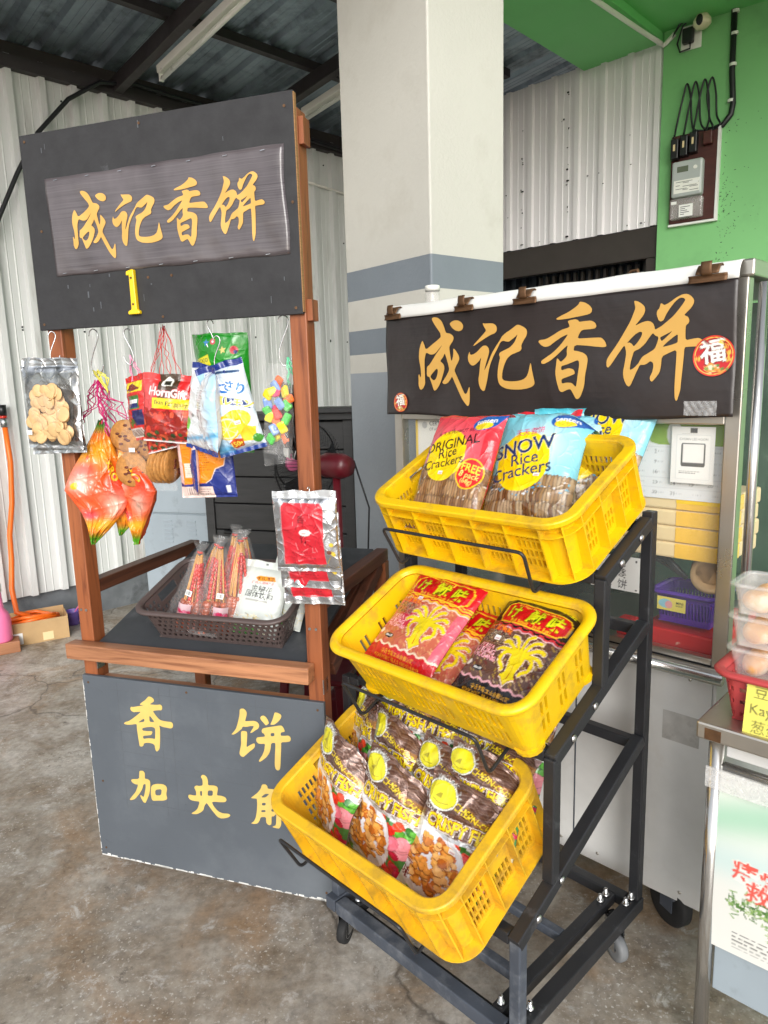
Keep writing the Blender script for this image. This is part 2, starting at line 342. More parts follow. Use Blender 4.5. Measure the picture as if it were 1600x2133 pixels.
GLY_CAL=[[(1604,16351),(1683,16214),(1751,16047),(2005,16195),(2246,16333),(2347,16409),(2312,16528),(2174,16679),(2050,16829),(1967,16953),(1990,17003),(2086,17013),(2226,16978),(2350,16886),(2440,16740),(2529,16525),(2560,16506),(2697,16478),(2803,16413),(2838,16342),(2816,16262),(2738,16174),(2676,16085),(2690,15968),(2755,15638),(2809,15752),(2835,15891),(2827,15995),(2849,16034),(2933,15955),(3036,15823),(3071,15717),(3034,15638),(2927,15491),(2864,15376),(2953,15210),(3072,14996),(3189,14783),(3248,14689),(3293,14665),(3338,14688),(3383,14780),(3422,14873),(3451,14849),(3450,14687),(3454,14500),(3438,14361),(3387,14295),(3275,14396),(3157,14526),(3009,14763),(2860,15025),(2764,15204),(2708,15123),(2598,15019),(2488,14974),(2394,14988),(2364,15036),(2428,15106),(2555,15245),(2666,15407),(2622,15597),(2563,15764),(2504,15908),(2439,15793),(2312,15681),(2405,15618),(2466,15544),(2474,15437),(2399,15250),(2333,15109),(2252,14967),(2137,14824),(2040,14778),(2002,14815),(1947,14973),(1886,15120),(1849,15223),(1790,15220),(1753,15294),(1769,15415),(1781,15523),(1879,15579),(1995,15695),(2126,15856),(2255,15991),(2421,16175),(2288,16060),(2159,15937),(2063,15894),(1935,15894),(1768,15969),(1723,15851),(1691,15732),(1685,15490),(1675,15199),(1671,15004),(1585,14871),(1500,14815),(1435,14849),(1395,14985),(1409,15157),(1402,15256),(1437,15323),(1487,15192),(1523,15301),(1517,15497),(1488,15644),(1459,15815),(1475,16033),(1519,16200)],[(1895,15229),(1987,15323),(2133,15438),(2181,15453),(2212,15411),(2185,15280),(2128,15162),(2047,15104),(1983,15118),(1919,15173)],[(2665,16769),(2763,16830),(2869,16855),(3004,16840),(3122,16778),(3192,16682),(3179,16592),(3119,16540),(3015,16524),(2895,16556),(2775,16634)],[(3900,16693),(3984,16671),(4151,16667),(4289,16651),(4384,16590),(4417,16500),(4403,16425),(4343,16374),(4206,16340),(4039,16274),(3813,16166),(3655,16086),(3583,16056),(3612,16111),(3727,16205),(3927,16370),(4039,16473),(3970,16566)],[(3460,15915),(3465,15836),(3509,15806),(3625,15827),(3754,15900),(3869,16006),(3940,16046),(4052,16047),(4136,15980),(4169,15878),(4149,15779),(4093,15625),(4022,15426),(3993,15337),(4050,15403),(4149,15578),(4260,15818),(4398,16009),(4547,16197),(4587,16270),(4721,16359),(4880,16433),(5011,16509),(5089,16550),(5166,16544),(5295,16487),(5398,16416),(5424,16330),(5399,16226),(5311,16115),(5235,15982),(5253,15895),(5210,15833),(5093,15796),(4909,15741),(4777,15638),(4683,15467),(4616,15271),(4595,15095),(4657,15027),(4886,14999),(5124,15004),(5306,15043),(5422,15115),(5485,15242),(5521,15391),(5546,15492),(5572,15453),(5598,15303),(5633,15173),(5678,15001),(5686,14915),(5616,14842),(5438,14791),(5178,14763),(4914,14771),(4699,14804),(4535,14885),(4466,14987),(4447,15166),(4466,15343),(4507,15541),(4548,15682),(4507,15761),(4534,15825),(4696,15883),(4869,15949),(4987,16050),(5052,16143),(5116,16299),(5025,16219),(4908,16152),(4828,16107),(4735,16119),(4641,16147),(4547,16120),(4452,15940),(4329,15748),(4218,15530),(4148,15309),(4091,15063),(4034,14884),(3983,14753),(3920,14744),(3849,14807),(3792,14934),(3779,15094),(3822,15275),(3844,15501),(3890,15724),(3810,15615),(3695,15529),(3593,15488),(3506,15514),(3419,15609),(3391,15725),(3401,15805)],[(7045,16980),(7202,16942),(7333,16858),(7400,16767),(7395,16691),(7323,16640),(7047,16612),(6682,16579),(6374,16575),(6346,16613),(6476,16667),(6712,16743),(6910,16841),(7024,16917)],[(6693,16511),(6750,16536),(6917,16551),(7000,16521),(7034,16469),(7181,16480),(7375,16479),(7489,16418),(7529,16330),(7492,16275),(7381,16264),(7121,16265),(7041,16178),(6987,16051),(7257,16048),(7578,16041),(7674,16029),(7771,15929),(7815,15812),(7743,15788),(7521,15815),(7229,15861),(6914,15894),(6884,15748),(7001,15733),(7168,15681),(7268,15611),(7309,15507),(7291,15347),(7247,15114),(7221,14849),(7159,14671),(7079,14523),(6996,14478),(6944,14524),(6873,14660),(6814,14752),(6718,14738),(6616,14694),(6540,14674),(6476,14727),(6402,14957),(6356,15202),(6377,15383),(6391,15570),(6433,15562),(6515,15468),(6634,15553),(6700,15639),(6681,15774),(6712,15906),(6594,15824),(6390,15655),(6182,15513),(5986,15436),(5914,15457),(5906,15525),(6002,15582),(6249,15722),(6489,15919),(6657,16117),(6706,16187),(6520,16126),(6314,16019),(6140,15909),(5998,15893),(5872,15956),(5787,16052),(5834,16086),(6031,16098),(6241,16189),(6482,16306),(6753,16360),(6735,16435)],[(6538,15362),(6705,15400),(6873,15453),(7006,15500),(7057,15475),(7070,15356),(7032,15121),(6994,14853),(6962,14809),(6920,14855),(6851,14916),(6714,14926),(6560,14899),(6547,15020),(6712,15070),(6847,15111),(6947,15147),(6939,15213),(6894,15274),(6758,15303),(6571,15255),(6539,15272)],[(8521,16853),(8615,16830),(8718,16766),(8793,16691),(8814,16595),(8772,16491),(8661,16365),(8548,16251),(8721,16320),(8863,16349),(8950,16328),(9023,16269),(9054,16186),(9065,16123),(9208,16187),(9343,16283),(9501,16402),(9630,16547),(9743,16692),(9774,16753),(9725,16796),(9644,16810),(9540,16737),(9438,16617),(9335,16469),(9272,16329),(9204,16300),(9146,16339),(9099,16463),(9104,16556),(9163,16616),(9186,16720),(9214,16723),(9285,16671),(9406,16725),(9563,16826),(9707,16881),(9813,16877),(9908,16816),(9971,16733),(9975,16656),(9920,16559),(9819,16465),(9756,16406),(9851,16359),(9886,16278),(9871,16215),(9807,16168),(9800,16038),(9810,15828),(9980,15856),(10110,15866),(10190,15817),(10232,15750),(10197,15687),(10120,15674),(9910,15678),(9790,15672),(9787,15461),(9775,15143),(9761,14849),(9755,14688),(9721,14554),(9685,14433),(9650,14433),(9626,14528),(9615,14772),(9617,15041),(9616,15362),(9612,15629),(9429,15558),(9266,15486),(9262,15242),(9240,15107),(9146,14973),(9064,14888),(9020,14922),(9002,15005),(9055,15113),(9078,15249),(9060,15346),(8987,15390),(8903,15325),(8817,15301),(8729,15313),(8648,15127),(8580,14961),(8525,14836),(8476,14780),(8405,14824),(8325,14968),(8289,15139),(8326,15391),(8348,15614),(8296,15812),(8209,15705),(8092,15542),(7960,15350),(7884,15272),(7836,15297),(7823,15441),(7876,15553),(8083,15825),(8257,16093),(8427,16357),(8509,16541),(8562,16672),(8545,16755)],[(8355,15851),(8441,15942),(8556,16045),(8671,16106),(8744,16092),(8733,16006),(8650,15874),(8537,15757),(8484,15829),(8414,15867)],[(8547,15645),(8686,15693),(8827,15808),(8936,15965),(9017,16054),(9077,15982),(9162,15950),(9127,15790),(9075,15672),(8950,15597),(8780,15509),(8711,15402),(8684,15348),(8585,15241),(8468,15183),(8477,15357),(8516,15522)],[(9191,15934),(9237,15837),(9358,15937),(9502,16073),(9409,16026),(9273,15969)],[(9257,15702),(9363,15803),(9523,15926),(9623,15985),(9626,15866),(9627,15787),(9476,15743)]]
GLY_LOW=[[(2309,6288),(2410,6280),(2479,6229),(2487,6163),(2430,6114),(2312,6041),(2572,6055),(2685,6085),(2745,6042),(2746,5967),(2713,5904),(2592,5895),(2403,5850),(2501,5718),(2601,5612),(2708,5578),(2891,5573),(3001,5578),(3053,5551),(3070,5486),(3038,5398),(2963,5371),(2835,5380),(2689,5387),(2582,5424),(2605,5325),(2587,5101),(2557,4840),(2525,4664),(2441,4575),(2403,4570),(2373,4643),(2370,4763),(2296,4805),(2185,4815),(2070,4799),(1991,4763),(1963,4681),(1884,4647),(1829,4662),(1824,4792),(1808,4997),(1796,5202),(1809,5359),(1732,5349),(1615,5317),(1440,5295),(1337,5316),(1411,5377),(1530,5418),(1674,5513),(1860,5656),(2004,5776),(1832,5747),(1735,5726),(1645,5767),(1629,5833),(1659,5891),(1734,5888),(1947,5948),(2120,5985),(1961,5992),(2054,6070),(2174,6152),(2258,6237)],[(2087,5582),(2088,5471),(1891,5421),(1869,5426)],[(2277,5708),(2442,5508),(2367,5495),(2264,5494)],[(1982,5252),(2161,5310),(2332,5340),(2423,5318),(2439,5252),(2405,4957),(2313,4970),(2162,4958),(1987,4909),(1989,5013),(2133,5040),(2287,5078),(2346,5206),(2148,5180),(1987,5176)],[(5288,6231),(5333,6270),(5404,6286),(5472,6247),(5506,6177),(5496,6096),(5452,5970),(5433,5907),(5575,5931),(5717,5956),(5813,5934),(5864,5874),(5867,5807),(5827,5735),(5725,5668),(5636,5596),(5571,5574),(5596,5624),(5658,5713),(5706,5800),(5593,5786),(5464,5742),(5344,5740),(5317,5669),(5242,5605),(5151,5525),(5046,5456),(4967,5453),(5037,5523),(5131,5645),(5183,5774),(5238,5943),(5278,6096)],[(5281,5556),(5312,5600),(5412,5614),(5474,5595),(5474,5486),(5446,5292),(5422,5118),(5524,5194),(5670,5282),(5699,5245),(5691,5176),(5645,5115),(5525,5017),(5358,4856),(5298,4809),(5227,4823),(5183,4900),(5213,5014),(5261,5185),(5271,5377)],[(5912,6067),(5950,6125),(6021,6154),(6088,6122),(6145,6043),(6176,5954),(6158,5925),(6078,5861),(6033,5909),(5942,6004)],[(6372,6290),(6454,6286),(6546,6252),(6571,6202),(6538,6119),(6451,6015),(6336,5921),(6211,5905),(6242,5962),(6297,6075),(6339,6200)],[(5996,5771),(6123,5814),(6318,5866),(6485,5914),(6554,5922),(6605,5876),(6641,5788),(6636,5747),(6521,5719),(6508,5617),(6631,5630),(6741,5655),(6800,5623),(6817,5559),(6786,5488),(6703,5457),(6510,5424),(6510,5304),(6479,5031),(6456,4757),(6433,4604),(6361,4552),(6294,4583),(6273,4703),(6299,5005),(6330,5279),(6330,5386),(6204,5355),(6180,5190),(6129,5048),(6037,4913),(5904,4798),(5816,4737),(5782,4753),(5822,4827),(5915,4963),(5981,5122),(6019,5316),(5895,5289),(5811,5288),(5758,5335),(5742,5400),(5774,5465),(5852,5489),(6035,5527),(6006,5611),(5945,5630),(5932,5682),(5960,5746)],[(6202,5650),(6321,5679),(6322,5586),(6210,5555)],[(1738,3848),(1867,3868),(1924,3801),(1904,3610),(1994,3624),(2078,3578),(2085,3474),(2055,3280),(2004,3106),(1908,2924),(1845,2806),(1781,2807),(1715,2916),(1671,3028),(1716,3047),(1787,2987),(1835,3079),(1907,3327),(1912,3446),(1833,3422),(1777,3259),(1670,3099),(1479,2877),(1329,2816),(1270,2823),(1384,2957),(1531,3124),(1649,3381),(1533,3374),(1434,3418),(1398,3489),(1446,3527),(1695,3573),(1719,3723)],[(2093,3357),(2153,3449),(2311,3514),(2539,3534),(2635,3490),(2663,3402),(2626,3278),(2614,3206),(2641,3093),(2603,3040),(2486,2992),(2280,2958),(2125,2924),(2079,2976),(2066,3140)],[(2235,3304),(2473,3371),(2431,3153),(2226,3119)],[(3853,3982),(3907,4047),(3979,4058),(4058,4002),(4088,3881),(4072,3742),(4265,3773),(4370,3755),(4400,3692),(4366,3561),(4347,3467),(4501,3481),(4617,3454),(4663,3382),(4617,3306),(4509,3277),(4150,3239),(4210,3100),(4341,2961),(4504,2920),(4672,2945),(4752,2913),(4699,2839),(4565,2781),(4419,2744),(4303,2781),(4150,2951),(4042,3095),(3977,3176),(3893,3046),(3859,2924),(3779,2841),(3625,2744),(3477,2723),(3429,2738),(3559,2826),(3666,2938),(3760,3174),(3540,3161),(3432,3177),(3372,3249),(3384,3320),(3435,3345),(3556,3337),(3654,3353),(3654,3492),(3599,3609),(3683,3680),(3778,3673),(3902,3715),(3906,3898)],[(3789,3513),(3862,3530),(3849,3374),(3788,3364)],[(4058,3580),(4227,3603),(4208,3433),(4032,3404)],[(5821,4013),(5858,4057),(5949,4072),(6002,4030),(6008,3943),(6233,3968),(6367,3967),(6315,3849),(6183,3694),(6329,3718),(6415,3666),(6410,3488),(6384,3150),(6362,2877),(6293,2758),(6180,2754),(6074,2769),(6116,2804),(6197,2847),(6225,3122),(6225,3200),(6134,3106),(6072,3106),(6057,2867),(6014,2814),(5946,2814),(5888,2882),(5899,3053),(5726,3018),(5691,2915),(5615,2799),(5497,2761),(5393,2760),(5503,2848),(5569,2973),(5618,3185),(5645,3415),(5644,3577),(5599,3575),(5444,3566),(5535,3643),(5680,3767),(5792,3919)],[(5773,3638),(5907,3771),(6054,3795),(5922,3662)],[(5797,3474),(5917,3494),(5906,3414),(5791,3394)],[(5764,3244),(5896,3267),(5892,3204),(5754,3180)],[(6082,3516),(6235,3547),(6237,3459),(6230,3279),(6076,3253),(6086,3322),(6150,3355),(6184,3450),(6077,3443)]]
# ------------------------------------------------------------ setting: floor, sheet walls, roof, pillar, green wall
g=MB().box(-40,40,-40,40,-.3,0).build('ground','concrete_floor'); tag(g,'stained brown grey concrete floor','floor',kind='structure')
def corr_profile(length,pitch,h,rib=.034,slope=.009):
    pts=[]; x=0
    while x<length-1e-6:
        a=pitch-rib-2*slope
        for dx,dd in ((0,0),(a*.32,0),(a*.36,.004),(a*.40,0),(a*.66,0),(a*.70,.004),(a*.74,0),(a,0),(a+slope,h),(a+slope+rib,h),(a+2*slope+rib,0)):
            if x+dx<=length: pts.append((x+dx,dd))
        x+=pitch
    return pts
def corr_sheet(name,matn,parent,x0,n,pitch,h,z0,z1,y=0,sgn=-1,top=None,jag=0):
    pr=corr_profile(n*pitch,pitch,h); mb=MB(); rnd=random.Random(int(x0*100)+7)
    j=rnd.uniform(-jag,jag)
    vs=[]
    for px,dd in pr:
        vs.append((x0+px,y+sgn*dd,z0+j)); vs.append((x0+px,y+sgn*dd,(top(x0+px) if top else z1)))
    mb.add(vs,[(2*i,2*i+2,2*i+3,2*i+1) for i in range(len(pr)-1)])
    return mb.build(name,matn,parent,solid=.0012)
WL_O=Vector((-1.994,4.704,0)); WL_A=R(43.7)
wall=empty('corrugated_wall',WL_O,WL_A,'long white corrugated metal wall behind the wooden sign stand','wall')
for k in range(8):
    corr_sheet('metal_sheet','sheet_white',wall,-3.23+k*.76,4,.19,.036,.232,3.47,y=-.002*(k%2),jag=.006)
MB().box(-3.3,2.85,.03,.15,0,.3).build('plinth','skirting',wall)
rs=random.Random(3)
sc=MB()
for k in range(46):
    x=-1.6+rs.random()*4; z=rs.choice((.35,1.1,1.9,2.7,3.3))+rs.uniform(-.02,.02); x=-3.23+round((x+3.23)/.19)*.19-.1
    sc.cyl((x,-.001,z),(x,-.008,z),.006,8)
o=sc.build('screw_heads','black_steel',wall); o['kind']='stuff'
wp=MB().tube([(1.9,-.03,3.13),(2.35,-.03,3.1),(2.6,-.03,3.08)],.011,8).build('water_pipe','tube_white',wall,True)
# roof
roof=empty('sheet_roof',WL_O,WL_A,'dark zinc sheet roof on brown rafters above the white wall','roof')
RS=.09
for k in range(10):
    pr=corr_profile(.83,.19,.028,.03,.02); vs=[]; x0=-3.23+k*.76
    for px,dd in pr:
        for yy in (1.2,-3.7): vs.append((x0+px,yy,3.56-RS*yy+dd+.003*(k%2)))
    MB().add(vs,[(2*i,2*i+2,2*i+3,2*i+1) for i in range(len(pr)-1)]).build('roof_sheet','roof_zinc',roof,solid=.0012)
for yy in (-.79,-1.47,-2.2,-2.9,-3.6): MB().box(-3.2,2.7,yy-.025,yy+.025,3.5-RS*yy,3.553-RS*yy).build('purlin','rafter_paint',roof)
MB().box(-3.2,2.8,-.06,-.004,3.39,3.46).build('wall_plate','rafter_paint',roof)
MB().box(-3.2,2.8,.0,.05,3.46,3.552).build('eaves_closer','frame_dark',roof)
for x in (-1.64,-.6,.44,1.48): MB().bar((x,.1,3.445-RS*.1),(x,-3.68,3.455+RS*3.68),.06,.09).build('rafter','rafter_paint',roof,bevel=.003)
def lamp(x,y0,y1,label):
    L=empty('fluorescent_lamp',WL_O,WL_A,label,'lamp','fluorescent battens under the roof')
    z0=3.375-RS*y0; z1=3.375-RS*y1
    MB().bar((x,y0,z0),(x,y1,z1),.05,.045).build('batten','tube_white',L,bevel=.004)
    MB().cyl((x,y0-.02,z0-.05),(x,y1+.02,z1-.05),.014,12).build('glass_tube','white_plastic',L,True)
    for y,z in ((y0-.008,z0-.035),(y1+.008,z1-.035)): MB().box(x-.014,x+.014,y-.008,y+.008,z-.03,z+.02).build('tube_holder','white_plastic',L,bevel=.003)
lamp(.51,-.5,-1.72,'white fluorescent lamp batten over the wooden sign stand, left of two')
lamp(1.59,-.52,-1.74,'white fluorescent lamp batten half hidden by the white pillar')
cb=MB().tube([place(WL_O,WL_A,p) for p in [(-.62,-.06,1.9),(-.47,-.06,2.3),(-.36,-.06,2.55),(-.24,-.07,2.8),(-.1,-.08,3.05),(.1,-.09,3.28),(.3,-.1,3.42),(.55,-.1,3.47),(.8,-.1,3.46),(1.1,-.09,3.46),(1.5,-.09,3.44),(2.6,-.09,3.4)]],.013,10).build('hanging_cable','cable_black',None,True)
tag(cb,'thick black cable arching down along the white corrugated wall','cable')
# far wall behind the pillar, beam and green wall (frame VW: x right, y back)
VW_O=Vector((1.8,5.0,0)); VW_A=R(-44)
w2=empty('corrugated_screen',VW_O,VW_A,'cream corrugated sheets above a dark slatted opening, right of the pillar','wall')
for k in range(4): corr_sheet('metal_sheet','sheet_cream',w2,-2.94+.76*k,4,.19,.02,2.49,3.62,y=-.002*(k%2),jag=.012)
MB().box(-2.6,.108,-.01,.06,2.29,2.488).build('lintel','frame_dark',w2,bevel=.004)
MB().box(.03,.106,-.008,.06,0,2.289).build('door_post','frame_dark',w2,bevel=.004)
for k in range(14):
    x=-2.6+k*.19
    corr_sheet('dark_sheet','dark_sheet',w2,x,2,.095,.03,0,2.7,y=.3)
for k in range(16):
    x=-.9+k*.06; MB().box(x,x+.02,.16,.19,0,2.289).build('slat','frame_dark',w2)
GW_O=Vector((1.858,4.902,0)); GW_A=R(-37)
gw=MB().box(0,3.4,0,.25,0,4.3).build('green_wall','green_wall'); gw.location=GW_O; gw.rotation_euler=(0,0,GW_A); tag(gw,'bright green painted wall carrying the electricity meter','wall')
bm_=MB().box(-.457,.10,-1.75,-.002,3.592,4.3).build('ceiling_beam','green_soffit'); bm_.location=VW_O; bm_.rotation_euler=(0,0,VW_A); tag(bm_,'wide green painted ceiling beam running to the cream sheets','beam')
sb=MB().box(.101,3.5,-2.1,.6,3.64,4.3).build('ceiling','green_soffit'); sb.location=VW_O; sb.rotation_euler=(0,0,VW_A); tag(sb,'green painted ceiling slab over the stall','ceiling',kind='structure')
mk=MB(); rs=random.Random(14)
for k in range(150):
    x=.37+abs(rs.gauss(0,.04))*rs.choice((1,1,2.5)); z=rs.choice((rs.uniform(2.35,3.05),rs.gauss(2.5,.12),rs.uniform(2.0,2.3))); a=rs.random()*3.1; l=rs.uniform(.003,.014)
    mk.bar((x,-.0005,z),(x+l*math.cos(a),-.0005,z+l*math.sin(a)),rs.uniform(.001,.004),.0006,(0,1,0))
o=mk.build('cobweb_specks','rubber',gw); o['kind']='stuff'
mk=MB()
for k in range(90):
    x=-2.3+rs.random()*2.4; x=rs.choice((x,-1.13,-.94,-.56)); z=rs.choice((2.52,rs.uniform(2.5,3.5),2.9)); mk.cyl((x+rs.gauss(0,.008),-.0215,z),(x,-.0235,z),rs.uniform(.002,.007),6)
o=mk.build('screw_heads','rubber',w2); o['kind']='stuff'
# pillar
pz=[0,1.557,1.64,1.747,1.88,2.01,4.6]; mb=MB()
for i in range(6):
    mb.cur=1 if i==0 else (2 if i in (2,4) else 0)
    z0,z1=pz[i],pz[i+1]; a=[(0,0),(.434,0),(.434,.57),(0,.57)]
    vs=[(x,y,z) for z in (z0,z1) for x,y in a]; mb.add(vs,[(k,(k+1)%4,(k+1)%4+4,k+4) for k in range(4)])
mb.cur=0; mb.add([(0,0,4.6),(.434,0,4.6),(.434,.57,4.6),(0,.57,4.6)],[(0,1,2,3)])
pl=mb.build('pillar',['pillar_white','pillar_grey','pillar_stripe'])
bmx=bmesh.new(); bmx.from_mesh(pl.data); bmesh.ops.remove_doubles(bmx,verts=bmx.verts,dist=1e-4); bmx.to_mesh(pl.data); bmx.free()
md=pl.modifiers.new('bevel','BEVEL'); md.width=.008; md.segments=3; md.limit_method='ANGLE'
pl.location=(.217,2.937,0); pl.rotation_euler=(0,0,R(39)); tag(pl,'thick white plastered pillar with grey stripes behind the stall','pillar')
# conduit, socket, security camera, meter
def vw(*p): return place(VW_O,VW_A,p)
def gwp(*p): return place(GW_O,GW_A,p)
c_=MB().tube([vw(.03,-1.6,3.57),(vw(.085,-.3,3.57)),vw(.10,-.06,3.57),gwp(.005,-.03,3.552),gwp(.02,-.028,3.56),gwp(.07,-.025,3.60)],.014,10).build('conduit','tube_white',None,True); tag(c_,'white plastic conduit along the green beam','conduit')
sk=empty('wall_socket',gwp(.166,-.001,3.56),GW_A,'white wall socket with a black plug on the green wall','socket')
MB().box(-.06,.06,-.012,0,-.07,.07).build('face_plate','white_plastic',sk,bevel=.004)
MB().box(-.045,.02,-.055,-.0122,-.04,.045).build('adapter_plug','black_plastic',sk,bevel=.008)
MB().tube([(0,-.03,-.04),(0,-.03,-.07),(-.06,-.03,-.075),(-.08,-.02,-.02),(-.05,-.025,.07),(.0,-.03,.1),(.05,-.05,.16)],.005,8).build('power_lead','cable_black',sk,True)
for k in range(5): MB().tube([(-.11+.012*k,-.03,.02+.02*k),(-.06+.012*k,-.045,.08+.012*k),(-.02+.01*k,-.03,.09+.014*k)],.006,6).build('bundled_lead','cable_black',sk,True)
sc_=empty('security_camera',gwp(.24,-.07,3.605),GW_A,'white security camera with a black face below the green ceiling','camera')
MB().lathe([(.0,.025),(.03,.018),(.05,-.01),(.052,-.035),(.035,-.055),(0,-.06)][::-1],20,(0,0,.02)).build('head','cream_plastic',sc_,True)
MB().lathe([(.03,0),(.055,.03),(.06,.07),(.06,.085),(0,.086)],20,(0,0,.036)).build('base','cream_plastic',sc_,True)
def face(u,v):
    a=2*math.pi*u; r=v; x=.020*r*math.cos(a)-.004; z=.03*r*math.sin(a)-.005; return (x,-math.sqrt(max(0,.0545**2-x*x-z*z*.9)),z)
MB().grid(face,20,5).build('lens_face','black_plastic',sc_,True)
# meter board
mt=empty('electricity_meter',gwp(.08,-.001,2.472),GW_A,'grey electricity meter on a dark wooden board on the green wall','meter')
MB().box(0,.33,-.03,0,0,.62).build('board','meter_wood',mt,bevel=.003)
MB().box(.331,.35,-.034,0,-.004,.624).build('board_edge','chipped_white',mt)
MB().box(-.002,.35,-.034,0,-.02,-.0045).build('board_edge','chipped_white',mt)
for k in range(3):
    x=.01+.066*k; f=MB().box(x,x+.056,-.085,-.0305,.445+.012*k,.585+.012*k).build('fuse','black_plastic',mt,bevel=.006)
    MB().box(x+.02,x+.034,-.0875,-.0852,.50+.012*k,.545+.012*k).build('fuse_label','tan_board',f)
MB().box(.235,.30,-.07,-.0305,.51,.6).build('neutral_link','meter_wood',mt,bevel=.006)
bd=MB().box(.03,.25,-.095,-.0305,.17,.42).build('meter_case','meter_grey',mt,bevel=.012)
MB().box(.07,.15,-.0975,-.0952,.34,.38).build('display','lcd',bd); MB().cyl((.2,-.095,.36),(.2,-.099,.36),.014,14).build('dial','white_plastic',bd)
MB().box(.05,.235,-.098,-.0952,.195,.285).build('rating_plate','white_plastic',bd)
for k in range(9):
    w=[.12,.05,.09,.03,.1,.06,.08,.04,.1][k]; x=.065+(k%3)*.05; z=.27-.008*k
    MB().box(x,min(x+w,.23),-.0988,-.0981,z,z+.003).build('print_line','black_plastic',bd)
MB().box(.16,.225,-.0995,-.0982,.25,.27).build('sticker','paper',bd)
MB().box(.02,.255,-.08,-.0305,.02,.165).build('terminal_cover','milky_tub',mt,bevel=.008)
MB().box(.09,.19,-.083,-.0805,.03,.115).build('paper_tag','paper',mt)
for k in range(5): MB().box(.1,.1+.03+.05*((k*37)%10)/10,-.0842,-.0832,.045+.013*k,.049+.013*k).build('print_line','black_plastic',mt)
MB().box(.03,.07,-.083,-.0805,.125,.145).build('round_tag','paper',mt)
for ch_ in mt.children:
    ch_.data.transform(Matrix.Diagonal((.827,1,.852,1)))
    for g_ in ch_.children: g_.data.transform(Matrix.Diagonal((.827,1,.852,1)))
cbm=empty('supply_cable',gwp(.405,-.012,3.0),GW_A,'black supply cable looping into the meter fuses','cable')
MB().tube([(0,0,.66),(.005,0,.3),(.02,0,.12),(.012,-.004,.06),(-.03,-.006,.01),(-.09,-.008,-.005),(-.13,-.01,.0)],.017,10).build('main_sheath','cable_black',cbm,True)
for k,(xa,xf) in enumerate(((-.245,-.305),(-.195,-.25),(-.142,-.195),(-.1,-.115))):
    pts=[(-.09,-.01,-.004),(xa+.06,-.02-.006*k,.01),(xa+.035,-.02,.07),(xa+.025,-.022,.2),(xa,-.025,.29),(xa-.025,-.022,.2),(xf+.008,-.022,.07),(xf,-.035,.0),(xf,-.05,-.018)]
    P=[Vector(p) for p in pts]; sm=[]
    for i in range(len(P)-1):
        a=P[max(i-1,0)];b=P[i];c=P[i+1];d=P[min(i+2,len(P)-1)]
        for q in range(5):
            s=q/5; sm.append(.5*((2*b)+(c-a)*s+(2*a-5*b+4*c-d)*s*s+(3*b-a-3*c+d)*s**3))
    MB().tube(sm+[P[-1]],.006,7).build('phase_wire','cable_black',cbm,True)
for z in (.62,.5,.33,.13): MB().lathe([(.021,0),(.021,.016)],14,(.008,0,z)).build('cable_clip','white_plastic',cbm)
# things on the floor by the white wall
def wl(*p): return place(WL_O,WL_A,p)
bx=empty('cardboard_box',wl(-.47,-.2,0),R(31),'open cardboard box of orange hose on the floor by the white wall','box')
q=.2; hh=.14
for nm,a in (('front',(-.17,.17,-.1,-.095,0,hh)),('back',(-.17,.17,.095,.1,0,hh+.02)),('side',(-.17,-.165,-.0949,.0949,0,hh)),('side',(.165,.17,-.0949,.0949,0,hh+.01)),('bottom',(-.165,.165,-.0949,.0949,0,.005))): MB().box(*a).build(nm,'cardboard',bx)
MB().box(-.165,-.09,-.103,-.1003,.01,.08).build('label','paper',bx); MB().box(.02,.08,-.1025,-.1003,.01,.06).build('tape_patch','tan_board',bx)
hp=[]
for k in range(90):
    t=k*.42; r=.075+.012*math.sin(k*1.7); hp.append((-.02+ r*1.7*math.cos(t),r*.9*math.sin(t),.05+.0012*k+.01*math.sin(k*.9)))
ch=MB().tube(hp,.011,8).build('coiled_hose','orange_rubber',None,True); ch.location=wl(-.47,-.2,0); ch.rotation_euler=(0,0,R(31)); tag(ch,'coil of orange hose lying in the cardboard box','hose')
hz=empty('water_hose',wl(0,0,0),WL_A,'orange hose hanging from a tap on the white wall','hose')
MB().tube([(-.475,-.06,1.33),(-.468,-.065,1.1),(-.49,-.07,.85),(-.525,-.07,.65),(-.535,-.08,.5),(-.56,-.1,.32),(-.565,-.16,.18),(-.5,-.2,.15)],.016,10).build('hose_tube','orange_rubber',hz,True)
MB().cyl((-.476,-.06,1.315),(-.476,-.06,1.37),.021,12).build('hose_clamp','zinc',hz,True); MB().cyl((-.477,-.06,1.37),(-.477,-.06,1.385),.022,12).build('red_collar','chili_red',hz,True)
MB().cyl((-.478,-.06,1.385),(-.478,-.06,1.45),.024,12).build('tap_body','black_plastic',hz,True); MB().tube([(-.478,-.06,1.43),(-.478,0,1.44)],.014,10).build('tap_spout','zinc',hz,True)
cu=empty('mug',wl(-.215,-.1,0),0,'lilac plastic mug with a pink spoon on the floor','mug')
MB().lathe([(0,.002),(.04,.002),(.046,.09),(.049,.092),(.046,.094),(.043,.09),(.038,.008),(0,.008)],22).build('cup','lilac_plastic',cu,True)
MB().tube([(.045,-.01,.075),(.075,-.012,.075),(.08,-.012,.05),(.07,-.01,.025),(.042,-.01,.025)],.006,8).build('handle','lilac_plastic',cu,True)
MB().bar((-.01,0,.05),(.06,.01,.145),.018,.008).build('spoon_handle','pink_plastic',cu,bevel=.003)
pk=empty('detergent_bottle',wl(-.7,-.3,.07),0,'pink plastic bottle standing on a wood block at the left edge','bottle')
MB().lathe([(0,0),(.055,0),(.06,.01),(.06,.13),(.05,.17),(.03,.2),(.025,.3),(.027,.31),(0,.315)],22).build('body','pink_plastic',pk,True)
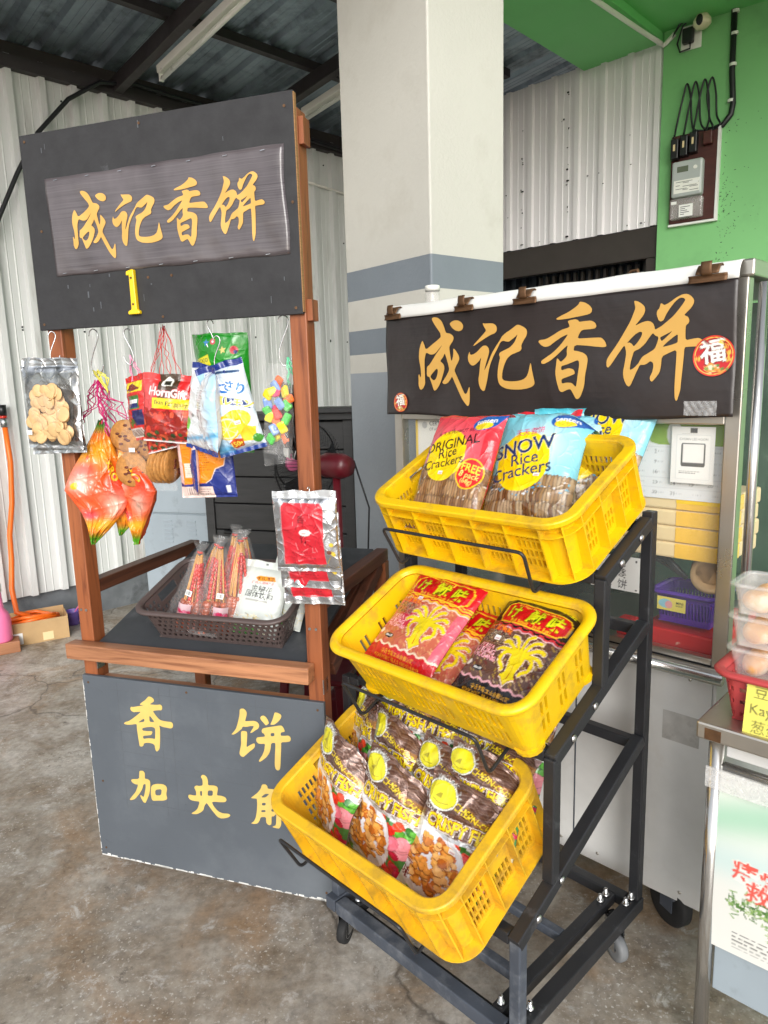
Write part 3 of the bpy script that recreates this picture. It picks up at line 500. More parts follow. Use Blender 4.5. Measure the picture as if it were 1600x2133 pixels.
MB().lathe([(.03,.3),(.03,.35),(.02,.36),(0,.36)],18).build('cap','white_plastic',pk,True)
wb=MB().box(-.09,.09,-.06,.06,0,.07).build('wood_block','timber_x',None,bevel=.004); wb.location=wl(-.7,-.3,0); wb.rotation_euler=(0,0,R(30)); tag(wb,'short reddish wood block under the pink bottle','block')

# ------------------------------------------------------------ wooden sign stand
CAL_=GLY_CAL
def glyph_mesh(name,polys,mats,parent,y,sx=1,ox=0,oz=0,curve=None):
    """outlines (ints, 0.1 mm, x/z) with holes -> flat lettering facing -y"""
    cu=bpy.data.curves.new(name,'CURVE'); cu.dimensions='2D'; cu.fill_mode='BOTH'
    for p in polys:
        P=[(a*1e-4*sx+ox,b*1e-4*sx+oz) for a,b in p]
        # smooth the traced outline once (Chaikin keeps pointed tips readable)
        Q=[]
        n=len(P)
        for i in range(n):
            a=P[i]; b=P[(i+1)%n]; Q+=[(a[0]*.8+b[0]*.2,a[1]*.8+b[1]*.2),(a[0]*.2+b[0]*.8,a[1]*.2+b[1]*.8)]
        s=cu.splines.new('POLY'); s.points.add(len(Q)-1); s.use_cyclic_u=True
        for k,(x,z) in enumerate(Q): s.points[k].co=(x,z,0,1)
    tmp=bpy.data.objects.new('tmp',cu); COL.objects.link(tmp)
    dg=bpy.context.evaluated_depsgraph_get(); me=bpy.data.meshes.new_from_object(tmp.evaluated_get(dg))
    bpy.data.objects.remove(tmp); bpy.data.curves.remove(cu)
    bmx=bmesh.new(); bmx.from_mesh(me)
    bmesh.ops.remove_doubles(bmx,verts=bmx.verts,dist=1e-5); bmesh.ops.beautify_fill(bmx,faces=bmx.faces,edges=[e for e in bmx.edges if not e.is_boundary])
    for v in bmx.verts:
        x,z=v.co.x,v.co.y; yy=y(x,z) if callable(y) else y; v.co=(x,yy,z)
    bmesh.ops.recalc_face_normals(bmx,faces=bmx.faces)
    bmx.faces.ensure_lookup_table()
    if sum(f.normal.y*f.calc_area() for f in bmx.faces)>0: bmesh.ops.reverse_faces(bmx,faces=bmx.faces)
    bmx.to_mesh(me); bmx.free(); me.name=name; me.materials.clear(); me.materials.append(MAT[mats])
    o=bpy.data.objects.new(name,me); COL.objects.link(o); o.parent=parent; return o
st=empty('sign_stand',(0,0,0),0,'wooden sign stand with two black signboards and a slanted shelf','stand'); st.matrix_world=STM
def post(x0,x1,y0,y1,z0,z1): return MB().box(x0,x1,y0,y1,z0,z1).build('post','timber_z',st,bevel=.003)
post(0,.046,0,.05,.06,2.14); post(.735,.78,0,.05,.06,2.14); post(0,.046,.56,.6,.06,.912); post(.735,.78,.56,.6,.06,.912)
for x in (.002,.737): MB().box(x,x+.041,.05,.6,.913,.953).build('side_rail','timber_y',st,bevel=.003)
MB().box(.046,.735,.562,.598,.86,.9).build('back_rail','timber_x',st,bevel=.003)
for x in (.05,.73-.03): MB().bar((x+.015,.03,.73),(x+.015,.52,.875),.03,.04).build('shelf_bearer','timber_y',st,bevel=.003)
MB().bar((.757,.1,.72),(.757,.55,.905),.03,.045).build('diagonal_brace','timber_y',st,bevel=.003)
sh_=MB().bar((.39,.004,.7655),(.39,.6,.9443),.672,.011).build('shelf','shelf_black',st,bevel=.002)
fr=MB().box(-.022,.757,-.045,-.0015,.732,.779).build('front_rail','timber_x',st,bevel=.004)
MB().box(.046,.735,.004,.045,.62,.66).build('cross_rail','timber_x',st,bevel=.003); MB().box(.046,.735,.004,.045,.075,.115).build('cross_rail','timber_x',st,bevel=.003)
MB().box(.046,.735,.562,.598,.075,.115).build('cross_rail','timber_x',st,bevel=.003)
for y in (.16,.3,.44): MB().box(.03,.75,y,y+.1,.116,.128).build('bottom_slat','timber_x',st)
for x in (.004,.742): MB().box(x,x+.036,.05,.56,.075,.113).build('cross_rail','timber_y',st)
for x in (.02,.75): MB().box(x+.028,x+.03,-.001,.03,.69,.731).build('angle_bracket','zinc',st)
up=MB().box(-.012,.777,-.013,-.0005,1.675,2.172).build('upper_board','board_black',st,bevel=.0015)
MB().box(.7773,.7795,-.0125,-.0008,1.68,2.168).build('raw_edge','ply_edge',up)
MB().box(.781,.795,.004,.04,1.66,1.71).build('side_batten','timber_z',up); MB().box(.781,.793,.004,.04,2.06,2.12).build('side_batten','timber_z',up)
lw=MB().box(0,.783,-.013,-.0005,.072,.672).build('lower_board','board_grey',st,bevel=.0015)
rs=random.Random(5); ch=MB()
for k in range(170):   # chipped paint along the lower and left edges
    s=rs.random()
    if k<110: x=s*.78; w=rs.uniform(.003,.022); h=rs.uniform(.0008,.006)*(1.6 if x>.72 or x<.05 else 1); ch.box(x,min(x+w,.783),-.0136,-.0131,.072,.072+h)
    else: z=.08+s*.56; h=rs.uniform(.002,.02); w=rs.uniform(.0006,.003); ch.box(0,w,-.0136,-.0131,z,z+h)
o=ch.build('chipped_paint','chipped_white',lw); o['kind']='stuff'
ln=MB()
for x in (.118,.262,.30,.42,.55,.575,.715): ln.bar((x,-.0133,.25),(x+.004,-.0133,.66),.0009,.0004,(0,1,0))
for z,z2 in ((.635,.637),(.505,.499),(.44,.436),(.28,.274),(.395,.392)): ln.bar((.1,-.0133,z),(.76,-.0133,z2),.0008,.0004,(0,1,0))
for k in range(30):
    x=rs.random()*.75; z=.1+rs.random()*.55; a=rs.uniform(-.5,.5); l=rs.uniform(.01,.05); ln.bar((x,-.0133,z),(min(x+l*math.cos(a),.78),-.0133,z+l*math.sin(a)),.0007,.0004,(0,1,0))
o=ln.build('chalk_lines','scuff',lw); o['kind']='stuff'
for a,b in ((0,4),(4,10),(10,13),(13,16),(16,21)): glyph_mesh('painted_character',GLY_LOW[a:b],'gold_paint',lw,-.0142)
rs=random.Random(11)
for x,z in ((.02,.65),(.765,.65),(.02,.1),(.765,.1),(.36,.655),(.035,.33)): MB().cyl((x,-.0131,z),(x,-.0142,z),.0035,10).build('screw','rust',lw)
for x,z in ((.005,2.155),(.36,2.155),(.755,2.14),(.005,1.69),(.385,1.69),(.76,1.69),(.03,1.93),(.765,1.93),(.35,1.79),(.42,1.79)): MB().cyl((x,-.0131,z),(x,-.0145,z),.0035,10).build('screw','rust',up)
ln=MB()
for k in range(16):
    x=rs.uniform(.03,.75); z=rs.choice((rs.uniform(1.69,1.8),rs.uniform(2.08,2.15))); ln.box(x,x+rs.uniform(.001,.004),-.0135,-.0131,z,z+rs.uniform(.002,.02))
o=ln.build('scuffs','scuff',up); o['kind']='stuff'
# stapled vinyl banner with soft wrinkles
def bsurf(x,z):
    return -.0165-.0022*math.sin(x*31+z*9)*math.sin(z*23+1)-.0012*math.sin(x*80+z*37)
def bn(u,v):
    x0=.056+.009*(1-v); x1=.752-.004*v+.003*math.sin(v*7); x=x0+(x1-x0)*u; z=1.811+.246*v+.004*u+.0016*math.sin(u*25+v)*math.sin(u*9+2*v)*(1 if v>.95 or v<.05 else 0)
    e=min(u*.69,(1-u)*.69,v*.24,(1-v)*.24); y=bsurf(x,z); y=max(y,-.0135-.25*max(0,e)-.0005) if e<.02 else y
    return (x,y,z)
bnr=MB().grid(bn,70,26).build('vinyl_banner','vinyl_glossy',up,True,solid=.0008)
for a,b in ((0,3),(3,5),(5,8),(8,13)): glyph_mesh('printed_character',CAL_[a:b],'gold_print',bnr,lambda x,z:bsurf(x,z)-.0022,.638,.133-.1395*.638,1.842-1.4295*.638)
for k in range(7):
    x=.09+.1*k
    for z in (2.05,1.817): MB().bar((x,-.0192,z),(x+.012,-.0192,z+.001),.0012,.0012).build('staple','wire_steel',bnr)
# yellow house number plate
num=MB().prism([(.289,1.70),(.323,1.70),(.323,1.708),(.316,1.712),(.3145,1.80),(.3145,1.811),(.306,1.811),(.292,1.807),(.2915,1.797),(.300,1.797),(.2995,1.712),(.289,1.708)],-.026,-.0136).build('number_plate','yellow_gloss',up,bevel=.002)
for z in (1.725,1.79): MB().cyl((.307,-.0262,z),(.307,-.0275,z),.003,10).build('screw','rust',num)
def caster(name,parent,x,y,r,w,yaw,ztop,tyre='rubber_grey',hub='zinc',z0=0.):
    ztop-=z0; Mx=Matrix.Translation((x,y,z0))@Matrix.Rotation(yaw,4,'Z')
    C=MB().lathe([(r*.55,-w/2),(r*.93,-w/2),(r,-w/4),(r,w/4),(r*.93,w/2),(r*.55,w/2)],22,(0,0,0),Matrix.Rotation(math.pi/2,3,'X')); C.xf(Matrix.Translation((.02,0,r))); C.xf(Mx)
    o=C.build('wheel',tyre,parent,True)
    H=MB().lathe([(0,-w*.52),(r*.2,-w*.56),(r*.5,-w*.40),(r*.56,-w*.52),(r*.6,-w*.45),(r*.6,w*.45),(r*.5,w*.40),(r*.2,w*.56),(0,w*.52)],20,(0,0,0),Matrix.Rotation(math.pi/2,3,'X')); H.xf(Matrix.Translation((.02,0,r))); H.xf(Mx)
    H.build('hub',hub,o,True)
    F=MB()
    for s in (-1,1): F.box(-.012,.03,s*(w/2+.002),s*(w/2+.005),r*.9,ztop-.004)
    F.box(-.02,.036,-w/2-.0049,w/2+.0049,ztop-.0039,ztop); F.xf(Mx); F.build('fork',hub,parent)
for x,y in ((.04,.03),(.74,.03),(.03,.57),(.75,.57)): caster('caster',st,x,y,.018,.016,R(60),.0745,'rubber','black_steel',.0295)
for x,z in ((.012,.872),(.03,.872)): MB().cyl((x,-.0001,z),(x,-.002,z),.004,10).build('screw','zinc',st)
for x,z in ((.748,.872),(.766,.872)): MB().cyl((x,-.0001,z),(x,-.002,z),.004,10).build('screw','zinc',st)

# ------------------------------------------------------------ black steel display rack on castors
rk=empty('display_rack',(0,0,0),0,'black steel stepped rack on castors holding three yellow crates','rack'); rk.matrix_world=RKM
TW=.028; WR=.62   # tube size, width between outer faces (x from -WR to 0)
SL25=.475
def rbar(name,p,q,m='black_steel',w=TW,h=TW): return MB().bar(p,q,w,h).build(name,m,rk,bevel=.003)
xl=(-WR+TW/2,-TW/2)
tiers={3:(-.243,1.08),2:(-.437,.728),1:(-.565,.362)}   # front point (y,z) of each sloping bearer, top face
for x in xl:
    rbar('base_side',(x,-.585,.112),(x,0,.112),'worn_steel' if x<-.3 else 'black_steel',.036,.036)
    rbar('rear_post',(x,-TW/2,.1305),(x,-TW/2,1.182))
    rbar('front_post',(x,-.552,.1305),(x,-.552,.345),'worn_steel')
    xm=x if x>-.3 else -WR-.05; rbar('middle_post',(xm,-.43,.415),(xm,-.43,.708)); rbar('upper_post',(x,-.235,.80),(x,-.235,1.06))
    for k,(y,z) in tiers.items():
        rbar('sloping_bearer',(x,y,z-.024),(x,-.0285,z-.024-SL25*(y+.0285)),'black_steel',TW+.002,.03)
for z in (.41,.70): rbar('post_bracket',(-WR-.036,-.43,z),(-WR-.002,-.43,z),'black_steel',.02,.02)
for k,(y,z) in tiers.items():
    rbar('cross_bar',(-WR+TW+.0015,y+.012,z-.02),(-TW-.0015,y+.012,z-.02)); 
    rbar('cross_bar',(-WR+TW+.0015,-.032,z-.035-SL25*(y+.03)),(-TW-.0015,-.032,z-.035-SL25*(y+.03)))
rbar('base_front',(-WR+.037,-.567,.112),(-.037,-.567,.112),'worn_steel',.036,.036); rbar('base_rear',(-WR+.037,-.02,.112),(-.037,-.02,.112),'black_steel',.03,.03)
rbar('base_inner',(-.075,-.548,.112),(-.075,-.036,.112),'black_steel',.03,.03); rbar('base_inner',(-WR+.075,-.548,.112),(-WR+.075,-.036,.112),'black_steel',.03,.03)
for y in (-.43,-.25): rbar('base_cross',(-WR+.0905,y,.112),(-.0905,y,.112),'worn_steel',.026,.026)
MB().box(-WR+.04,-.04,-.555,-.52,.096,.0985).build('base_plate','black_steel',rk)
nb=MB().lathe([(0,0),(.009,.001),(.009,.006),(.0055,.0065),(.0055,.02),(.004,.022),(0,.022)],10)
for x,y in ((-.018,-.06),(-.018,-.03),(-.075,-.06),(-.075,-.09),(-.018,-.50),(-.075,-.53),(-WR+.018,-.5),(-WR+.075,-.535),(-WR+.018,-.05),(-WR+.075,-.05)):
    b=MB(); b.v=[(p[0]+x,p[1]+y,p[2]+(.1302 if abs(x)<.03 or x<-WR+.03 else .1272)) for p in nb.v]; b.f=nb.f[:]; b.mi=[0]*len(b.f); b.build('nut','bolt_steel',rk,True)
for k,(y,z) in tiers.items():
    for d in (.065,.155):
        yy=y+d; zz=z-.024+SL25*d
        for x,sg in ((.0012,1),(-WR-.0012,-1)):
            A=Matrix.Rotation(sg*math.pi/2,3,'Y'); MB().lathe([(.0095,0),(.0085,.003),(.005,.0055),(0,.006)],14,(x,yy,zz),A).build('bolt_head','bolt_steel',rk,True)
for x,y,a,ty in ((-WR+.015,-.525,-65,'rubber'),(-.05,-.52,20,'rubber_grey'),(-.045,-.075,-25,'rubber_grey'),(-WR+.06,-.06,10,'rubber')): caster('caster',rk,x,y,.036,.024,R(a),.0935,ty,'zinc',-.0228)
# wire fences at the front of each tier
TH=math.atan(SL25)
def tier_mat(k):
    y,z=tiers[k]; return RKM@Matrix.Translation((0,y,z))@Matrix.Rotation(TH,4,'X')
def in_rack(k,p):
    """tier coordinates (a,e,n) -> rack-local"""
    y,z=tiers[k]; c,s=math.cos(TH),math.sin(TH); return (p[0],y+p[1]*c-p[2]*s,z+p[1]*s+p[2]*c)
def arc_pts(ps,r=.018,n=5):
    P=[Vector(p) for p in ps]; out=[P[0]]
    for i in range(1,len(P)-1):
        a=(P[i-1]-P[i]).normalized(); b=(P[i+1]-P[i]).normalized(); p0=P[i]+a*r; p1=P[i]+b*r
        for k in range(n+1):
            t=k/n; out.append(p0*(1-t)**2+P[i]*2*t*(1-t)+p1*t*t)
    return out+[P[-1]]
for k,(a0,a1) in {3:(-.56,-.12),2:(-.52,-.10),1:(-.595,-.17)}.items():
    f=-.104 if k>1 else -.142
    pts=[(a0+.01,.0,-.012),(a0+.01,f,-.012),(a0,f-.006,.11),(a1,f-.006,.11),(a1-.01,f,-.012),(a1-.01,.0,-.012)]
    MB().tube(arc_pts([in_rack(k,p) for p in pts]),.0042,8).build('wire_guard','black_steel',rk,True)
# ------------------------------------------------------------ yellow crates
def crate(name,k,a0,a1,e0,e1,h,style,label,matn):
    w,d=a1-a0,e1-e0; t=.008
    o=empty(name,(0,0,0),0,label,'crate','yellow crates on the black rack'); o.matrix_world=tier_mat(k)@Matrix.Translation(((a0+a1)/2,(e0+e1)/2,.003))
    r=.05; lip=.014 if style=='B' else .022; tap=.026 if style=='B' else .008
    rr=RR(w-2*lip,d-2*lip,r)
    def off(tt): return -tap*(1-tt/h)
    def fo(s,tt):
        (x,y),(nx,ny)=rr.at(s); f=off(tt); return (x+nx*f,y+ny*f,tt)
    def fi(s,tt):
        (x,y),(nx,ny)=rr.at(s); f=off(tt)-t; return (x+nx*f,y+ny*f,tt)
    bs=set(round(x,5) for x in rr.breaks(6)); holes=[]
    def slots(s0,s1,t0,t1,pitch,wd):
        n=int((s1-s0)/pitch); m=(s1-s0-n*pitch)/2
        for i in range(n): holes.append((s0+m+i*pitch+(pitch-wd)/2,s0+m+i*pitch+(pitch+wd)/2,t0,t1))
    st0=rr.starts; sides=[(st0[0],rr.a,1),(st0[2],rr.b,0),(st0[4],rr.a,1),(st0[6],rr.b,0)]
    ribs=[]
    for s0,L,long_ in sides:
        if style=='A':
            npan=5 if long_ else 3; pw=L/npan
            for q in range(npan+1): ribs.append(s0+q*pw)
            for q in range(npan):
                x0,x1=s0+q*pw+.006,s0+(q+1)*pw-.006; mid=(q==npan//2)
                rows=4; z0=.018; z1=h-.036; rh=(z1-z0)/rows
                for j in range(rows):
                    if mid and j>=rows-2: continue
                    slots(x0,x1,z0+j*rh+.003,z0+(j+1)*rh-.003,.0135,.0082)
                if mid and not long_: holes.append((s0+L/2-.042,s0+L/2+.042,h-.034,h-.012))
        else:
            z0=.022; z1=h-.045; rh=(z1-z0)/2
            for q in range(3):
                x0=s0+L*q/3+.012; x1=s0+L*(q+1)/3-.012
                for j in range(2): slots(x0,x1,z0+j*rh+.006,z0+(j+1)*rh-.004,.0185,.0095)
    tb=sorted(set([0,.0001+h/2*0]+[0,h]+[round(z,5) for H in holes for z in H[2:]]))
    sbk=sorted(bs|set(round(x%rr.L,5) for H in holes for x in H[:2]))
    cut=set()
    import bisect
    for H in holes:
        i0=bisect.bisect_left(sbk,round(H[0],5)); i1=bisect.bisect_left(sbk,round(H[1],5)); j0=bisect.bisect_left(tb,round(H[2],5)); j1=bisect.bisect_left(tb,round(H[3],5))
        for i in range(i0,i1):
            for j in range(j0,j1): cut.add((i,j))
    slab(sbk,tb,lambda i,j:(i,j) not in cut,fo,fi,True).build('wall',matn,o,smooth=False)
    # floor grid
    nx=int((w-.1)/.03); ny=int((d-.1)/.03); xs=[-w/2+.045];
    W2=w/2-lip-tap-t; D2=d/2-lip-tap-t
    xs=[-W2]+[x for i in range(nx) for x in (-W2+.02+i*(2*W2-.04)/nx,-W2+.02+i*(2*W2-.04)/nx+.016)]+[W2]
    ys=[-D2]+[y for i in range(ny) for y in (-D2+.02+i*(2*D2-.04)/ny,-D2+.02+i*(2*D2-.04)/ny+.016)]+[D2]
    slab(xs,ys,lambda i,j:not(i%2==1 and j%2==1 and 3<i<len(xs)-4 and 1<j<len(ys)-3),lambda s,q:(s,q,.008),lambda s,q:(s,q,.002),False).build('floor_grid',matn,o)
    if style=='A':
        sweep(rr,[(-.007,h-.004),(-.007,h+.004),(-.003,h+.007),(lip-.003,h+.007),(lip,h+.004),(lip,h-.006),(lip-.004,h-.012),(lip-.004,h-.002),(.0005,h-.002)],8).build('rim',matn,o,bevel=.0015)
        sweep(rr,[(off(h-.034)+.0003,h-.036),(lip-.004,h-.036),(lip-.004,h-.033),(off(h-.034)+.0003,h-.033)],8).build('rib_band',matn,o)
        sweep(rr,[(-tap+.0003,.0),(lip-.003,.0),(lip-.003,.004),(-tap+.0003,.004)],8).build('base_flange',matn,o)
        F=MB()
        extra=[]
        for i in (1,3,5,7): extra+=[rr.starts[i]+rr.q*f for f in (.0,.5,1.)]
        for s in sorted(set([round(x,4) for x in ribs+extra])):
            (x,y),(nx_,ny_)=rr.at(s); tx,ty=-ny_,nx_
            vs=[]
            for zz,oo in ((.0042,lip-.004),(h-.004,lip-.003)):
                for sd in (-.002,.002):
                    for f in (off(zz)+.0002,oo): vs.append((x+nx_*f+tx*sd,y+ny_*f+ty*sd,zz))
            F.add(vs,[(0,1,3,2),(4,6,7,5),(0,4,5,1),(2,3,7,6),(1,5,7,3),(0,2,6,4)])
        F.build('rib_fins',matn,o)
    else:
        pr=[]
        for q in range(13):
            a=math.pi*(1-q/12*1.25); pr.append((.007+.014*math.cos(a)+.0,h+.010*math.sin(a)))
        pr2=[(x-.003,z-.004) for x,z in pr[::-1]]
        sweep(rr,pr+pr2,10).build('rim',matn,o,smooth=True)
        for sx in (-1,1):
            for sy in (-1,1):
                X=sx*(w/2-lip-.052); Y=sy*(d/2-lip-.052); L_=MB()
                L_.tube([(X,Y,-.0),(X,Y,.012)],[.034,.036],14); L_.build('corner_foot',matn,o,smooth=False)
    return o
crate('yellow_crate',3,-.632,-.022,-.078,.312,.158,'A','ribbed yellow crate of rice crackers on the top tier of the black rack','yellow_plastic')
crate('yellow_crate',2,-.592,.006,-.075,.275,.172,'B','smooth yellow crate of cuttlefish snacks on the middle tier of the rack','yellow_plastic')
crate('yellow_crate',1,-.642,-.05,-.126,.272,.188,'A','dusty ribbed yellow crate of fish snacks on the lowest tier of the rack','yellow_plastic_worn')

# ------------------------------------------------------------ flat print: a small painter whose picture becomes vertex colours on fine grids
TXT={}
def text_tris(s,off=0.):
    key=(s,off)
    if key in TXT: return TXT[key]
    cu=bpy.data.curves.new('t','FONT'); cu.body=s; cu.size=1; cu.offset=off; cu.resolution_u=3; cu.fill_mode='FRONT'
    o=bpy.data.objects.new('t',cu); COL.objects.link(o); dg=bpy.context.evaluated_depsgraph_get()
    me=bpy.data.meshes.new_from_object(o.evaluated_get(dg)); bpy.data.objects.remove(o); bpy.data.curves.remove(cu)
    me.calc_loop_triangles(); v=np.array([p.co[:2] for p in me.vertices]) if len(me.vertices) else np.zeros((0,2))
    t=np.array([q.vertices[:] for q in me.loop_triangles]) if len(me.loop_triangles) else np.zeros((0,3),int)
    bpy.data.meshes.remove(me); TXT[key]=(v,t); return TXT[key]
def C(*c):
    if len(c)==1: c=c[0]
    return np.array([lin(c[0])*.9,lin(c[1])*.9,lin(c[2])*.9,c[3] if len(c)>3 else 0.])
class Paint:
    """x 0..1, y 0..A upward"""
    def __init__(s,w,h,px,bg):
        s.A=h/w; s.W=px*2; s.H=int(round(px*h/w))*2; s.a=np.zeros((s.H,s.W,4)); s.a[:]=C(bg)
        s.X,s.Y=np.meshgrid((np.arange(s.W)+.5)/s.W,(np.arange(s.H)+.5)/s.H*s.A)
    def _box(s,x0,x1,y0,y1):
        i0=max(0,int(x0*s.W)-1);i1=min(s.W,int(x1*s.W)+2);j0=max(0,int(y0/s.A*s.H)-1);j1=min(s.H,int(y1/s.A*s.H)+2)
        return (slice(j0,j1),slice(i0,i1)) if i1>i0 and j1>j0 else None
    def mask(s,m,col,op=1.,sl=None):
        c=C(col); t=s.a if sl is None else s.a[sl]
        k=(m*op)[...,None]; t[...]=t*(1-k)+c*k; return s
    def rect(s,x0,y0,x1,y1,col,op=1.): return s.poly([(x0,y0),(x1,y0),(x1,y1),(x0,y1)],col,op)
    def poly(s,pts,col,op=1.):
        P=np.array(pts,float); sl=s._box(P[:,0].min(),P[:,0].max(),P[:,1].min(),P[:,1].max())
        if sl is None: return s
        X,Y=s.X[sl],s.Y[sl]; m=np.zeros(X.shape,bool); n=len(P)
        for i in range(n):
            x0,y0=P[i];x1,y1=P[(i+1)%n]
            if y0==y1: continue
            m^=((y0>Y)!=(y1>Y))&(X<(x1-x0)*(Y-y0)/(y1-y0)+x0)
        return s.mask(m.astype(float),col,op,sl)
    def ell(s,cx,cy,rx,ry,col,rot=0,op=1.):
        r=max(rx,ry); sl=s._box(cx-r,cx+r,cy-r,cy+r)
        if sl is None: return s
        X,Y=s.X[sl]-cx,s.Y[sl]-cy; a=R(rot); u=X*math.cos(a)+Y*math.sin(a); v=-X*math.sin(a)+Y*math.cos(a)
        return s.mask(((u/rx)**2+(v/ry)**2<1).astype(float),col,op,sl)
    def line(s,pts,w,col,op=1.):
        for (x0,y0),(x1,y1) in zip(pts[:-1],pts[1:]):
            sl=s._box(min(x0,x1)-w,max(x0,x1)+w,min(y0,y1)-w,max(y0,y1)+w)
            if sl is None: continue
            X,Y=s.X[sl],s.Y[sl]; dx,dy=x1-x0,y1-y0; L=max(1e-9,dx*dx+dy*dy); t=np.clip(((X-x0)*dx+(Y-y0)*dy)/L,0,1)
            s.mask((np.hypot(X-x0-t*dx,Y-y0-t*dy)<w/2).astype(float),col,op,sl)
        return s
    def text(s,txt,cx,cy,size,col,rot=0,bold=0,sx=1.,out=None,ow=.05,align='c',shear=0.):
        v0,_=text_tris(txt,0.)
        if not len(v0): return s
        w=v0[:,0].max()+v0[:,0].min(); ax={'c':w/2,'l':0,'r':w}[align]; ay=.35
        a=R(rot)
        for off,cc in (((bold+ow,out),) if out is not None else ())+((bold,col),):
            v,t=text_tris(txt,off)
            x=(v[:,0]-ax)*size*sx+(v[:,1]-ay)*size*shear; y=(v[:,1]-ay)*size
            px=(cx+x*math.cos(a)-y*math.sin(a))*s.W-.5; py=(cy+x*math.sin(a)+y*math.cos(a))/s.A*s.H-.5
            c=C(cc)
            for q in t:
                ax_,bx_,cx_=px[q];ay_,by_,cy_=py[q]
                i0=max(0,int(math.floor(min(ax_,bx_,cx_))));i1=min(s.W-1,int(math.ceil(max(ax_,bx_,cx_))))
                j0=max(0,int(math.floor(min(ay_,by_,cy_))));j1=min(s.H-1,int(math.ceil(max(ay_,by_,cy_))))
                if i1<i0 or j1<j0: continue
                d=(bx_-ax_)*(cy_-ay_)-(cx_-ax_)*(by_-ay_)
                if abs(d)<1e-9: continue
                X,Y=np.meshgrid(np.arange(i0,i1+1),np.arange(j0,j1+1))
                u=((X-ax_)*(cy_-ay_)-(cx_-ax_)*(Y-ay_))/d; w_=((bx_-ax_)*(Y-ay_)-(X-ax_)*(by_-ay_))/d
                m=(u>=-.02)&(w_>=-.02)&(u+w_<=1.02); s.a[j0:j1+1,i0:i1+1][m]=c
        return s
    def lines(s,x0,y0,x1,y1,n,col,h=.35,seed=0):
        """rows of small print too fine to read"""
        r=random.Random(seed); dy=(y1-y0)/n
        for k in range(n):
            y=y0+dy*(k+.5); x=x0; e=x1-(x1-x0)*r.random()*.4
            while x<e:
                w=r.uniform(.02,.07)*(x1-x0)*1.5; s.rect(x,y-dy*h/2,min(x+w,e),y+dy*h/2,col); x+=w+.012
        return s
    def blobs(s,n,x0,y0,x1,y1,r0,r1,cols,seed=0,asp=1.,shade=.75):
        r=random.Random(seed)
        for k in range(n):
            x=r.uniform(x0,x1);y=r.uniform(y0,y1);q=r.uniform(r0,r1);c=r.choice(cols); a=r.uniform(0,180)
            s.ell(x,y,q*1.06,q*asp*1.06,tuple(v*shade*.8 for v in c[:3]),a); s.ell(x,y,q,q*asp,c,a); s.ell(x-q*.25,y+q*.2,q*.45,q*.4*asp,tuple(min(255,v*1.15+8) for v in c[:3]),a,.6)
        return s
    def grad(s,fn,col):
        m=np.clip(fn(s.X,s.Y/s.A),0,1); return s.mask(m,col)
    def nz(s,scale,amt,seed=0):
        r=np.random.RandomState(seed); f=np.zeros_like(s.X)
        for k in range(10):
            a=r.rand()*6.28; q=scale*(.6+r.rand()*1.4); f+=np.sin((s.X*math.cos(a)+s.Y*math.sin(a))*q+r.rand()*6.28)
        s.a[...,:3]*=(1+amt*f/3.2)[...,None]; return s
    def done(s):
        h,w=s.H//2,s.W//2; return np.clip(s.a.reshape(h,2,w,2,4).mean((1,3)),0,1)
def sample(img,u,v):
    h,w=img.shape[:2]; i=np.clip((u*w).astype(int),0,w-1); j=np.clip((v*h).astype(int),0,h-1); return img[j,i]
def grid_obj(name,P,Cc,matn,parent=None,smooth=True,back=None):
    """P (ny+1,nx+1,3) points, Cc same grid colours"""
    ny,nx=P.shape[0]-1,P.shape[1]-1; me=bpy.data.meshes.new(name); idx=np.arange((ny+1)*(nx+1)).reshape(ny+1,nx+1)
    F=np.stack([idx[:-1,:-1],idx[:-1,1:],idx[1:,1:],idx[1:,:-1]],-1).reshape(-1,4); V=P.reshape(-1,3); CC=Cc.reshape(-1,4)
    if back is not None:
        n=len(V); V=np.concatenate([V,back[0].reshape(-1,3)]); CC=np.concatenate([CC,back[1].reshape(-1,4)]); F=np.concatenate([F,F[:,::-1]+n])
    me.vertices.add(len(V)); me.vertices.foreach_set('co',V.astype(np.float32).ravel()); me.loops.add(F.size); me.loops.foreach_set('vertex_index',F.astype(np.int32).ravel())
    me.polygons.add(len(F)); me.polygons.foreach_set('loop_start',np.arange(0,F.size,4,dtype=np.int32)); me.update(calc_edges=True); me.validate()
    at=me.color_attributes.new('Col','FLOAT_COLOR','POINT'); at.data.foreach_set('color',CC.astype(np.float32).ravel())
    if smooth: me.shade_smooth()
    me.materials.append(MAT[matn]); o=bpy.data.objects.new(name,me); COL.objects.link(o); o.parent=parent; return o
def sheet(name,w,h,paint,matn='printed_paper',parent=None,curl=None,nx=None,thick=0):
    """flat or gently curled printed sheet, lower left corner at the origin, facing -y"""
    img=paint.done(); nx=nx or img.shape[1]; ny=max(2,int(nx*h/w)); u,v=np.meshgrid(np.linspace(0,1,nx+1),np.linspace(0,1,ny+1))
    y=curl(u,v) if curl else np.zeros_like(u); P=np.stack([u*w,y,v*h],-1); Cc=sample(img,np.clip(u,0,.9999),np.clip(v,0,.9999))
    o=grid_obj(name,P,Cc,matn,parent)
    if thick: md=o.modifiers.new('solid','SOLIDIFY'); md.thickness=thick; md.offset=-1
    return o

